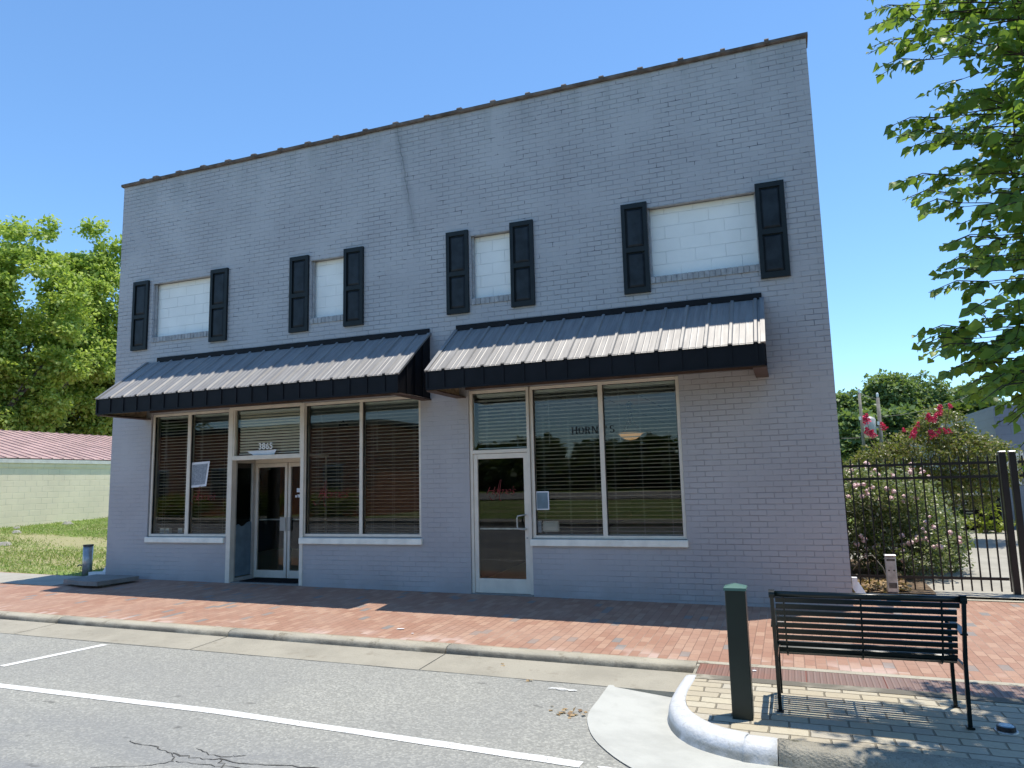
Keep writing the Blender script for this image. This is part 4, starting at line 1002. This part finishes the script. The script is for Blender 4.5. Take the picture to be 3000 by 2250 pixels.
def pipe():
    # marker pipe by the left corner
    x,y=-12.42,.12; z=gz(x,y); t=empty('steel_pipe',(x,y,z),'short rusty grey steel pipe standing by the left corner of the shop','pipe')
    m=MB(); m.tube([(x,y,z-.05),(x,y,z+.54)],.085,18); m.build('tube','galv',t,True)
    m=MB(); m.tube([(x,y,z+.54),(x,y,z+.562)],.093,18); m.build('cap','dgalv',t)
    m=MB(); m.tube([(x-.02,y-.10,z+.19),(x-.08,y-.10,z+.20),(x-.14,y-.09,z+.17)],.011,6); m.build('bolt','dgalv',t)
pipe()
m=MB(); z=gz(-11.3,-.7)
top=[(-11.71,-.90),(-11.08,-1.04),(-10.77,-1.03),(-10.69,-.28),(-11.0,-.22),(-11.76,-.24)]
n=6; m.add([(x,y,z+.035) for x,y in top]+[(x*.999-.005,y,z+.105) for x,y in top],[(i,(i+1)%n,n+(i+1)%n,n+i) for i in range(n)]+[tuple(range(n))[::-1],tuple(range(n,2*n))])
m.box(-11.6,-10.85,-.85,-.35,z-.02,z+.034)
o=m.build('concrete_slab','slab'); tag(o,'cracked concrete slab lying raised on the pavement at the left corner','slab')
# ---- fence
FY=1.5
def fence():
    zg=lambda x:-.03+.0*x
    f=empty('iron_fence',(1.6,FY,-.03),'black iron picket fence between the shop wall and the gate posts','fence')
    x0,x1=.62,2.60
    for nme,z,h in (('rail',1.70,.035),('rail',1.515,.035),('rail',.165,.035)):
        m=MB(); m.box(x0,x1,FY-.02,FY+.02,z,z+h); m.build('rail','black',f)
    x=2.617
    while x>x0:
        m=MB(); m.box(x-.009,x+.009,FY-.0095,FY+.0095,.018,1.80); m.add([(x-.009,FY-.0095,1.80),(x+.009,FY-.0095,1.80),(x+.009,FY+.0095,1.80),(x-.009,FY+.0095,1.80),(x,FY,1.83)],[(0,1,4),(1,2,4),(2,3,4),(3,0,4)]); m.build('picket','black',f); x-=.1127
    def fpost(x,par):
        m=MB(); m.bbox(x-.038,x+.038,FY-.038,FY+.038,-.12,1.845,.004); p=m.build('post','black',par)
        m=MB(); m.bbox(x-.043,x+.043,FY-.043,FY+.043,1.845,1.865,.006); m.build('post_cap','galv',p)
    fpost(2.675,f)
    g=empty('iron_gate',(3.4,FY,-.03),'black iron gate starting at the second post at the right edge','gate')
    fpost(2.79,g)
    for z in (1.70,1.515,.165):
        m=MB(); m.box(2.85,5.2,FY-.02,FY+.02,z,z+.035); m.build('rail','black',g)
    x=2.90
    while x<5.2:
        m=MB(); m.box(x-.009,x+.009,FY-.0095,FY+.0095,.018,1.80); m.build('picket','black',g); x+=.1127
fence()
# ============================================================ BACKGROUND RIGHT
def shrub(name,label,cat,cx,cy_,blobs,ncl,per,clr,leaf,mat,stems=8,group=None):
    z0=gz(cx,cy_); t=empty(name,(cx,cy_,z0),label,cat,group)
    m=MB(); m.smooth=True
    for i in range(stems):
        q=blobs[i%len(blobs)]; d=unit(1)[0]; e=Vector((q[0]+d[0]*q[3]*.8,q[1]+d[1]*q[4]*.8,q[2]+abs(d[2])*q[5]*.6)); s0=Vector((cx+d[0]*.12,cy_+d[1]*.12,z0-.03))
        m.tube([s0,s0.lerp(e,.45)+Vector((0,0,.15)),e],[.014,.009,.004],5)
    m.build('stems','bark',t)
    P,o=blob_points(blobs,ncl,per,clr,.45); n=len(P); keep=P[:,2]>z0+.03; P=P[keep];o=o[keep];n=len(P)
    leaves('foliage',P,unit(n)*.8+o*.5+np.array([0,0,.1]),unit(n)*.7+np.array([0,0,.8]),leaf*(.6+.8*rng.random(n)),mat,t)
    return t,P
rb=[(1.25,3.2,.85,.62,.9,.75),(1.85,3.5,.75,.65,.9,.75),(1.5,3.0,1.25,.55,.7,.48),(2.2,3.4,.45,.38,.6,.5),(1.0,2.8,1.3,.4,.6,.42),(1.6,2.6,.45,.6,.45,.40),(1.1,2.9,.5,.45,.6,.4)]
rose,RP=shrub('rose_bush','big rose bush covered in pale pink blooms behind the fence','rose bush',1.5,3.2,rb,1500,19,.13,.05,'leafrose',16)
def bloom(mat,r,n=14,name='blossom'):
    m=MB()
    for i in range(n):
        d=Vector(unit(1)[0]); 
        c=d*r*.55; a=d.orthogonal().normalized()*r*.55; b=d.cross(a).normalized()*r*.55
        m.add([c-a-b*.4,c+a-b*.5,c+a*.6+b+d*r*.2,c-a*.7+b+d*r*.25],[(0,1,2,3)])
    me=bpy.data.meshes.new(name); me.from_pydata([tuple(v) for v in m.v],[],m.f); me.materials.append(MT[mat]); return me
bm=[bloom('pinkpale',.030) for _ in range(4)]
sel=RP[((RP[:,1]<2.6)|(RP[:,2]>1.45))&(RP[:,2]>.4)]; cl=sel[rng.choice(len(sel),33)]
k=0
for c in cl:
    for j in range(3):
        p=c+rng.normal(size=3)*np.array([.07,.06,.06])+np.array([0,-.12,.04]); o=bpy.data.objects.new('blossom',bm[k%4]); COL.objects.link(o); o.parent=rose; o.location=Vector(p)-ORG[rose]; s=.7+.8*random.random(); o.scale=(s,s,s); k+=1
# bare arching canes and fallen leaves at the fence foot
m=MB(); m.smooth=True
for P in ([(.72,1.9,.02),(.70,1.8,.30),(.62,1.75,.48),(.5,1.72,.5)],[(.75,1.85,.22),(.9,1.8,.42),(1.02,1.8,.44),(1.14,1.78,.27),(1.2,1.75,.03)],[(.64,1.8,.1),(.8,1.85,.16),(1.0,1.9,.03)]):
    m.tube([(p[0],p[1],p[2]) for p in P],.008,6)
o=m.build('dead_canes','pole'); tag(o,'pale bare canes arching over the leaf litter behind the fence','dead branches')
n=900; P=np.column_stack([.66+.75*rng.random(n)**1.2,1.22+1.0*rng.random(n),0.02+.07*rng.random(n)]); P[:,2]+=-.02
o=leaves('leaf_litter',P,unit(n)*np.array([1,1,.4]),unit(n)*.5+np.array([0,0,.8]),.06+.05*rng.random(n),'deadleaf'); tag(o,'drift of dry brown leaves at the foot of the fence','leaf litter',kind='stuff')
def leafbits(cx,cy_,n,s,label,f,name='dry_leaf',mat='deadleaf',spread=.06):
    P=np.column_stack([cx+rng.normal(size=n)*spread*1.5,cy_+rng.normal(size=n)*spread,np.zeros(n)]); P[:,2]=[f(a,b)+.006 for a,b in P[:,:2]]
    o=leaves(name,P,unit(n)*np.array([1,1,.25]),unit(n)*.3+np.array([0,0,.9]),s*(.7+.6*rng.random(n)),mat); return tag(o,label,'dry leaves',kind='stuff' if n>6 else None)
leafbits(-1.74,-4.35,22,.05,'clump of dry leaves caught at the edge of the apron',rz,'leaf_litter')
leafbits(-2.35,-3.57,3,.05,'pair of yellow leaves on the gutter edge',rz,spread=.02)
leafbits(-2.75,-3.15,2,.05,'small yellow leaf lying in the gutter',rz,spread=.01)
leafbits(-.98,-3.9,1,.04,'single dark leaf in the gutter near the white kerb',rz,spread=.01)
for i,(x,y,w,h,a) in enumerate(((-4.35,-2.35,.10,.035,.2),(-4.1,-2.52,.03,.03,.0),(-.42,-3.0,.035,.03,.3))):
    m=MB(); c,s_=math.cos(a),math.sin(a); z=gz(x,y)+.006
    m.add([(x+c*u-s_*v,y+s_*u+c*v,z+random.uniform(0,.006)) for u,v in ((-w/2,-h/2),(w/2,-h/2),(w/2*.8,h/2),(-w/2*.7,h/2*1.2))],[(0,1,2,3)])
    o=m.build('paper_scrap','paper'); tag(o,['torn white paper scrap on the bricks near the kerb','tiny white scrap on the bricks beside the torn paper','white fleck on the red ribbed strip behind the post'][i],'litter')
# crape myrtle
mb_=[(2.9,7.6,1.95,1.05,.9,.6),(2.0,7.6,1.75,.8,.8,.5),(3.6,7.5,1.8,.75,.8,.6),(1.45,7.6,1.55,.5,.6,.45),(3.1,7.8,2.5,.5,.6,.45),(2.5,7.4,1.3,.8,.7,.35),(4.0,7.6,1.65,.5,.6,.4),(3.3,7.3,1.2,.7,.6,.35)]
t=blob_tree('crape_myrtle','crape myrtle with crimson flower heads behind the fence','tree',(3.2,7.9,gz(3.2,7.9)),mb_,1500,17,.16,.06,'leafmyrtle',.045,limbs=7,trunk_h=.7)
def panicle(seed):
    m=MB(); r_=random.Random(seed)
    for i in range(120):
        t=r_.random(); a=r_.uniform(0,6.28); rr=.085*(1-.65*t)*r_.uniform(.3,1.); c=Vector((math.cos(a)*rr,math.sin(a)*rr,-.07+.2*t))
        d=Vector(unit(1)[0]); u=d.orthogonal().normalized()*.016*r_.uniform(.6,1.4); w=d.cross(u).normalized()*.014
        m.add([c-u-w,c+u-w*.8,c+u*.8+w,c-u*.7+w],[(0,1,2,3)])
    me=bpy.data.meshes.new('flower_head'); me.from_pydata([tuple(v) for v in m.v],[],m.f); me.materials.append(MT['pinkhot']); return me
hot=[panicle(k) for k in range(4)]
z4=lambda a,b:(2350+a*.4823,1000+b*.4823)
for i,(a,b,s) in enumerate(((835,425,.85),(780,468,.8),(805,475,.7),(765,462,.6),(390,480,.85),(392,465,.6),(495,520,.75),(395,550,.75),(432,568,.8),(415,562,.6),(680,555,.75),(672,572,.7),(793,568,.75),(830,548,.6),(872,548,.55),(895,548,.5),(618,540,.4),(703,508,.45),(900,395,.45))):
    d=Vector(pixdir(*z4(a,b))); sD=(6.9+10)/d.y; p=Vector((0,-10,1.62))+d*sD
    o=bpy.data.objects.new('flower_head',hot[i%4]); COL.objects.link(o); o.parent=t; o.location=p-ORG[t]; q=s*1.15; o.scale=(q*random.uniform(.9,1.3),q,q*random.uniform(.9,1.2)); o.rotation_euler=(random.uniform(-.5,.5),random.uniform(-.5,.5),random.uniform(0,6))
# thin flowering shoots carry the highest heads
m=MB(); m.smooth=True
for a,b in ((835,425),(780,468),(390,480),(495,520),(900,395),(680,555),(395,550)):
    d=Vector(pixdir(*z4(a,b))); p=Vector((0,-10,1.62))+d*(16.95/d.y); m.tube([(p.x*.5+1.35,7.6,1.4),(p.x*.9+.25,7.2,p.z-.3),tuple(p)],[.012,.008,.004],5)
m.build('shoots','bark',t)
# grey-blue block building on the right
g=empty('block_building',(9,14,.2),'blue grey painted block building at the far right beyond the fence','building')
m=MB(); m.box(4.72,16,10.6,24,-.2,3.1); m.build('wall','greywall',g)
m=MB(); m.box(4.73,16,10.61,24,3.101,3.16); m.build('roof','greywall',g)
m=MB()
for i in range(7): m.box(4.76+i*.1,4.83+i*.1,10.57,10.598,1.25,2.05)
m.build('siding_panel','whitetrim',g)
def acunit():
    x0,x1,y0,y1=3.75,4.5,9.9,10.45; z=gz(4,10); t=empty('cooling_unit',(4.1,10.2,z),'dark louvred air conditioning unit with a pale top by the grey building','air conditioner')
    m=MB(); m.box(x0,x1,y0,y1,z,1.03); m.build('casing','awndark',t)
    m=MB(); m.box(x0-.03,x1+.03,y0-.03,y1+.03,1.031,1.06); m.build('top','whitetrim',t)
    m=MB(); 
    for i in range(9): m.box(x0+.03,x0+.2,y0-.012,y0-.002,z+.12+i*.07,z+.15+i*.07)
    m.build('grille','framed',t)
    m=MB(); m.box(3.63,3.70,10.1,10.16,z,1.2); m.box(3.71,3.74,10.1,10.16,z,1.2); m.build('side_post','whitetrim',t)
acunit()
shrub('leafy_shrub','bright green shrub in front of the air conditioning unit','shrub',4.05,9.45,[(4.15,9.5,.78,.2,.2,.22),(3.9,9.4,.42,.38,.3,.14),(4.3,9.35,.38,.25,.25,.14)],55,9,.10,.09,'hedge',6)
shrub('low_shrub','dark low shrub at the corner of the concrete walk','shrub',3.6,10.0,[(3.55,10.0,.45,.4,.3,.22),(3.2,10.3,.42,.3,.3,.18)],90,12,.12,.07,'leafdark',5)
# far trees, each with its own crown
def far_tree(x,y,h,r,label,mat='leaffar',n=800,leaf=.34,low=.25):
    z0=gz(x,y); bl=[]
    for i in range(9):
        a=random.uniform(0,6.28); q=random.random(); zz=z0+h*(low+ (1-low)*.9*q); rr=r*(1-.55*max(0,q-.35))
        bl.append((x+math.cos(a)*rr*.55,y+math.sin(a)*rr*.55,zz-r*.2,rr*.55,rr*.55,h*.14))
    bl.append((x,y,z0+h*.86,r*.5,r*.5,h*.13)); bl.append((x,y,z0+h*.6,r*.75,r*.75,h*.22))
    return blob_tree('broadleaf_tree',label,'tree',(x,y,z0),bl,n,16,r*.17,leaf,mat,.3,'far trees beyond the gate',limbs=5)
zc=[(5.2,58,7.6,2.6,'leftmost of the far round trees, next to the shop wall'),(8.6,62,9.4,3.2,'tall far tree behind the first utility pole'),(12.0,64,9.5,3.5,'tallest far tree in the middle of the green dome'),(15.2,60,8.0,3.2,'far tree sloping down at the right of the green dome'),(18.5,52,6.3,2.7,'far tree partly behind the grey block building')]
for x,y,h,r,l in zc: far_tree(x,y,h,r,l)
far_tree(4.2,40,4.3,1.7,'low tree between the shop wall and the utility poles',leaf=.35); far_tree(10.0,38,4.4,2.2,'dark tree just left of the grey block building','leafdark',leaf=.4); far_tree(6.9,42,4.6,2.2,'low bushy tree behind the crape myrtle',leaf=.35)
far_tree(11.5,30,4.2,1.5,'dark narrow tree against the corner of the grey block building','leafdark',leaf=.3)
# utility poles
def upole(x,y,h,r,label,xf=False):
    z=gz(x,y); t=empty('utility_pole',(x,y,z),label,'utility pole','utility poles beyond the fence')
    m=MB(); m.tube([(x,y,z-.2),(x,y,h)],[r,r*.8],10); m.build('pole','pole',t,True)
    m=MB(); m.tube([(x,y,h),(x,y,h+.05),(x,y,h+.18),(x,y,h+.22)],[.02,.05,.05,.02],8); m.tube([(x-r,y-.2,h-1.2),(x-r,y-.2,h-1.05)],.045,8); m.build('insulator','white',t)
    if xf:
        a,b=x-.42,y-.15; m=MB(); m.tube([(a,b,h-1.75),(a,b,h-1.7),(a,b,h-.95),(a,b,h-.88),(a,b,h-.8)],[.2,.25,.25,.2,.06],14); m.bar((a,b,h-1.3),(x,y,h-1.3),.06,.08); m.build('transformer','framed',t,True)
upole(3.068,25,5.1,.075,'left of the two wooden poles, with a white insulator on top'); upole(3.776,25,4.85,.09,'right of the two wooden poles, carrying a grey transformer',True)
def wire(pts,label,r=.012):
    m=MB(); P=[]
    a,b=Vector(pts[0]),Vector(pts[1]); sag=pts[2]
    for i in range(13): t=i/12; p=a.lerp(b,t); p.z-=sag*4*t*(1-t); P.append(p)
    m.tube(P,r,5); o=m.build('overhead_wire','pole',None,True); tag(o,label,'wire','overhead wires')
wire(((3.07,25,5.1),(3.78,25,4.8),.04),'short wire joining the tops of the two poles'); wire(((3.07,25,4.3),(3.78,25,3.7),.12),'lower slack wire between the two poles')
wire(((3.78,25,4.0),(14,40,8.5),.8),'overhead wire rising to the right from the transformer pole',.01); wire(((2.2,25,3.15),(3.07,25,3.15),.02),'overhead wire running left from the poles behind the shop',.015)
# ============================================================ BACKGROUND LEFT
h=empty('side_house',(-29,13,.4),'long pale green block house with a red metal roof on the left','house')
m=MB(); m.box(-31,-25,1,34,.0,2.80); m.build('wall','sidewall',h)
m=MB(); e=.07; yA,yB=.6,34.4; zE=2.83; zR=4.28; xr=-31
m.add([(-25+e,yA,zE),(-25+e,yB,zE),(xr,yB,zR),(xr,yA,zR),(-37-e,yA,zE),(-37-e,yB,zE)],[(0,1,2,3),(3,2,5,4)])
m.add([(-25+e,yA,zE-.03),(-25+e,yB,zE-.03),(xr,yB,zR-.03),(xr,yA,zR-.03)],[(3,2,1,0)])
y=yA+.1
while y<yB:
    m.bar((-25+e,y,zE+.012),(xr,y,zR+.012),.035,.045); y+=.42
m.build('roof','redroof',h)
m=MB(); m.box(-25+e-.02,-25+e,yA,yB,zE-.17,zE-.035); m.box(-25+.002,-25+e-.021,yA,yB,zE-.10,zE-.08); m.build('fascia','whitetrim',h)
m=MB(); m.box(-25.0+.003,-24.97,1,34,2.52,2.72); m.build('frieze','sidewall',h)
# grass: near turf as tufts
n=150000; xg=-27+15*rng.random(n)**.8; yg=-.02+18*rng.random(n)
dry_=np.sin(xg*.9+np.sin(yg*1.3)*1.5)+np.sin(yg*1.7+xg*.35)*.8+np.where((yg>1.2)&(yg<5.5),.9,-.4); keep=(xg<X0-.1)&(xg>-25)&(yg>0)&(dry_<rng.normal(size=n)*.8+1.1); xg=xg[keep]; yg=yg[keep]; n=len(xg)
P=np.column_stack([xg,yg,[gz(a,b)-.03 for a,b in zip(xg,yg)]])
o=leaves('grass',P,unit(n)*.8+np.array([0,0,.55]),unit(n)*.6+np.array([0,0,.6]),.04+.06*rng.random(n),'grassblade',narrow=.3); tag(o,'mown grass with dry patches beside the shop','grass',kind='stuff')
for i,(x,y,s) in enumerate(((-22.6,5.9,.16),(-23.9,8.6,.22),(-24.2,7.0,.14),(-19.5,3.4,.2),(-17.4,1.5,.2))):
    m=MB(); z=gz(x,y); vs=[]
    for k in range(8): a=k*.785; vs.append((x+math.cos(a)*s*random.uniform(.7,1.2),y+math.sin(a)*s*random.uniform(.7,1.2),z-.02))
    vs+=[(v[0]*.6+x*.4,v[1]*.6+y*.4,z+s*random.uniform(.25,.45)) for v in vs[:8]]
    m.add(vs,[(k,(k+1)%8,8+(k+1)%8,8+k) for k in range(8)]+[tuple(range(8,16))]); o=m.build('stone','walk',None,False); tag(o,['white stone by the wall of the green house','larger white stone at the wall of the green house','smallest pale stone near the green house wall','flat pale stone in the middle of the lawn','pale stone in the dry part of the lawn'][i],'stone','pale stones on the lawn')
def bigtree(name,label,x,y,blobs,n,per,clr,leaf,mat,tr=.35):
    return blob_tree(name,label,'tree',(x,y,gz(x,y)),blobs,n,per,clr,leaf,mat,tr,'trees behind the green house',limbs=10,trunk_h=3.5,surf=.35)
def stack(x,y,z0,z1,r,k,seed):
    """many small leafy sprays on rising limbs inside a tapering envelope"""
    q=random.Random(seed); out=[]
    for li in range(k+3):
        a=q.uniform(0,6.28); reach=r*q.uniform(.45,1.05); zb=z0+(z1-z0)*q.uniform(0,.55); zt=zb+(z1-zb)*q.uniform(.35,.98)
        for i in range(7):
            t=i/6; zz=zb+(zt-zb)*t; env=1-.75*max(0,(zz-z0)/(z1-z0))**1.8
            d=reach*env*math.sin(min(1,t*.8+.25)*1.57); s_=q.uniform(.45,1.0)*(.55+.45*env)
            out.append((x+math.cos(a)*d+q.gauss(0,.3),y+math.sin(a)*d+q.gauss(0,.3),zz+q.gauss(0,.3),s_,s_,s_*q.uniform(.6,1.1)))
    for i in range(5): out.append((x+q.gauss(0,.35),y+q.gauss(0,.35),z1-.3-i*.7,.3+.13*i,.3+.13*i,.55))
    out.append((x,y,z0+(z1-z0)*.35,r*.5,r*.5,(z1-z0)*.2))
    return out
bigtree('broadleaf_tree','tall light green tree at the far left edge behind the red roof',-38,14.6,stack(-38,16.9,5,16.7,4.6,12,1)+stack(-38,11.5,6,13.0,3.8,7,2),3300,22,.5,.21,'leafleft')
bigtree('broadleaf_tree','tall light green tree against the shop corner, with a narrow pointed top',-38,21.5,stack(-38,20.8,5,17.6,3.9,13,3)+stack(-37,23.6,5,12,3.2,7,5),3300,22,.5,.21,'leafleft')
bigtree('broadleaf_tree','darker tree filling the gap low behind the red roof',-41,17.0,stack(-41,17.5,4,10.5,4.2,7,8)+stack(-41,12,4,8,4.,5,9)+stack(-40,24,4,9,4,5,11),2000,20,.55,.24,'leafdark')
bigtree('broadleaf_tree','low bushy tree close behind the ridge of the red roof',-39,15,stack(-38.5,10,3.5,6.5,2.6,5,21)+stack(-38.5,15.5,3.5,6.8,2.8,5,22)+stack(-38.5,21,3.5,6.5,2.8,5,23),1800,18,.45,.2,'leafleft',.2)
# ============================================================ NEAR STREET TREE (right)
def street_tree():
    bx,by=3.15,-4.3; z0=gz(bx,by); t=empty('street_tree',(bx,by,z0),'leafy street tree overhanging the bench from the right edge','tree')
    m=MB(); m.smooth=True; m.tube([(bx,by,z0-.1),(bx+.02,by,1.0),(bx-.03,by+.02,2.2),(bx,by,3.6),(bx+.05,by,5.2),(bx,by,7.)],[.13,.11,.10,.08,.05,.02],12)
    LP=[];LD=[];LN=[]
    def sprig(p0,p1,nl,droop=.12,spread=.09):
        p0=Vector(p0);p1=Vector(p1); L_=(p1-p0).length; mid=p0.lerp(p1,.5)+Vector((0,0,.08*L_))
        pts=[p0,mid,p1+Vector((0,0,-droop*L_))]; m.tube(pts,[.0045,.003,.0018],4,False)
        for k in range(nl):
            s=.12+.88*(k+random.random()*.4)/nl; q=(pts[0]*(1-s)**2+pts[1]*2*s*(1-s)+pts[2]*s*s)
            d=(pts[2]-pts[0]).normalized(); side=d.cross(Vector((0,0,1))).normalized()*(1 if k%2 else -1)
            ld=d*.6+side*.8+Vector((0,0,-.35+random.gauss(0,.25)))+Vector((random.gauss(0,.2),random.gauss(0,.2),0))
            LP.append(q); LD.append(ld); LN.append((random.gauss(0,.8),random.gauss(0,.8)-.25,.9))
    def branch(zs,tip,ntw=13,r0=.035,reach=.55,nl=11):
        s0=Vector((bx,by,zs)); e_=Vector(tip); L_=(e_-s0).length; mid=s0.lerp(e_,.45)+Vector((random.gauss(0,.12),random.gauss(0,.12),.16)) *L_ if False else s0.lerp(e_,.45)+Vector((random.gauss(0,.1)*L_,random.gauss(0,.12)*L_,.16*L_))
        P=[]; 
        for i in range(9):
            u=i/8; P.append(s0*(1-u)**2+mid*2*u*(1-u)+e_*u*u)
        m.tube(P,[r0*.55*(1-.88*i/8) for i in range(9)],6,False)
        for k in range(ntw):
            u=.22+.78*(k+.5)/ntw; p=s0*(1-u)**2+mid*2*u*(1-u)+e_*u*u; d=(e_-s0).normalized()
            a=random.uniform(0,6.28); o_=d.orthogonal().normalized(); o2=d.cross(o_); v=(o_*math.cos(a)+o2*math.sin(a)*.7)*.8+d*.7
            ln=reach*random.uniform(.6,1.15)*(1 if k<ntw-2 else .7)
            sprig(p,p+v.normalized()*ln,nl)
        sprig(e_-(e_-P[-2]).normalized()*.1,e_+(e_-P[-2]).normalized()*.22,9,.1)
    random.seed(11)
    # left flank of the crown: tips fanned over its outline, several layers deep
    tab=[(-300,2540),(0,2560),(100,2575),(180,2590),(240,2680),(330,2730),(350,2640),(420,2665),(470,2740),(500,2760),(525,2665),(580,2690),(640,2770),(700,2800),(800,2775),(850,2760),(900,2830),(940,2800),(960,2715),(1010,2740),(1060,2790),(1130,2850),(1180,2920),(1260,3010),(1400,3200)]
    def edge(v): return float(np.interp(v,[a for a,b in tab],[b for a,b in tab]))
    def at(u,v,y):
        d=pixdir(u,v); s_=(y+10)/d.y; return Vector((d.x*s_,y,1.62+d.z*s_))
    for v in (20,70,130,185,350,390,425,530,560,600,700,760,800,835,960,985,1015,1070,1120,-60,-130):
        for y in (-5.2,-4.2):
            p=at(edge(v)+55+random.uniform(0,25),v+random.uniform(-12,12),y+random.uniform(-.4,.4)); branch(max(1.9,min(6,p.z-.1*random.random()-.5)),p,8,.026,.24,11)
    n=0
    while n<165:
        v=random.uniform(-350,1180); u=random.uniform(edge(v)+95,3350); y=random.uniform(-6.2,-2.4); p=at(u,v,y)
        if (p.x-bx)**2/6.6+(p.y-by)**2/6.8+(p.z-4.6)**2/9.>1.05: continue
        branch(max(2.0,min(6,p.z-random.uniform(.3,1.))),p,9,.024,.34,11); n+=1
    n=0
    while n<60:
        d=unit(1)[0]; rr=.65+.35*random.random()
        x=bx+.15+d[0]*2.2*rr; y=by+d[1]*2.6*rr; z=4.7+d[2]*2.5*rr
        if z<2.35+ .25*max(0,x-2) or x/(y+10)<.30 or y<-7.4: continue
        branch(max(2.0,min(6,z-random.uniform(.3,1.2))),(x,y,z),10,.03,.5,10); n+=1
    for q_ in range(34):
        v=random.uniform(880,1210); u=random.uniform(edge(v)+60,3120); p=at(u,v,random.uniform(-5.7,-3.8)); branch(max(1.95,min(6,p.z-.2)),p,8,.02,.28,11)
    for u,v in ((3010,1250),(2985,1290),(2950,1200)): p=at(u,v,-5.1); sprig(p+Vector((.35,0,.22)),p,9,.1)
    p=at(2975,1350,-5.0); sprig(p+Vector((.6,0,.25)),p,9,.1)
    m.build('trunk','twig',t)
    nn=len(LP); leaves('crown',LP,LD,LN,.080*(.45+.85*rng.random(nn)),'leafnear',t,detail=True)
    print('street tree leaves',nn)
street_tree()
# ============================================================ ACROSS THE STREET (seen in the glass, plus an added unseen tree row)
bb=empty('brick_house',(-27,-25,0),'low red brick house across the street, mirrored in the left windows','house')
m=MB(); m.box(-37,-19.3,-30,-21.5,-.2,4.6); m.build('wall','brick',bb)
m=MB(); m.box(-37.4,-18.9,-30.4,-21.1,4.601,4.85); m.build('roof','shutter',bb)
for x in (-33.5,-29.2,-21.9):
    m=MB(); m.box(x-.6,x+.6,-21.499,-21.44,1.1,2.7); w=m.build('window','whitetrim',bb)
    m=MB(); 
    for i in (0,1):
        for j in (0,1): m.box(x-.52+i*.54,x-.02+i*.54,-21.4395,-21.43,1.18+j*.74,1.86+j*.74)
    m.build('pane','shutter',w)
for i,(x,w_) in enumerate(((-31,2.2),(-26.5,1.6),(-21.5,1.8))):
    shrub('hedge_bush',['wide yellow green bush mirrored in the far left pane','middle yellow green bush in front of the brick house','right hand yellow green bush in front of the brick house'][i],'bush',x,-20.6,[(x,-20.6,.7,w_,.5,.65)],220,10,.25,.16,'hedge',5,'bushes by the brick house')
far_=[(x,-78-(k%2)*3,7.7+random.uniform(-.12,.12),5.6) for k,x in enumerate(range(-44,40,7))]
lab=['leftmost','second','third','fourth','fifth','sixth','seventh','eighth','ninth','tenth','eleventh','rightmost']
for k,(x,y,hh,r) in enumerate(far_):
    far=far_tree(x,y,hh,r,lab[k]+' tree of the low treeline far across the street','leafdark',450,.9,.02); far['group']='trees across the street'
near_=[(-50,-37,10,5,'tree beyond the left end of the brick house'),(-60,-42,12,6,'tall tree at the far left across the street'),(3.5,-21,9.5,3.6,'added unseen tree straight behind the camera, screening low sky light'),(10,-22,10,4,'second added unseen tree behind the camera, screening low sky light'),(17.5,-21,9.5,4,'third added unseen tree behind the camera, screening low sky light'),(26,-22,10,4.2,'fourth added unseen tree behind the camera, screening low sky light'),(36,-23,10,4.5,'last added unseen tree behind the camera, screening low sky light')]  # pavement row added out of view, cutting blue horizon light on the facade
for x,y,hh,r,l in near_:
    far=far_tree(x,y,hh,r,l,'leafdark',420,.5,.12); far['group']='trees across the street'
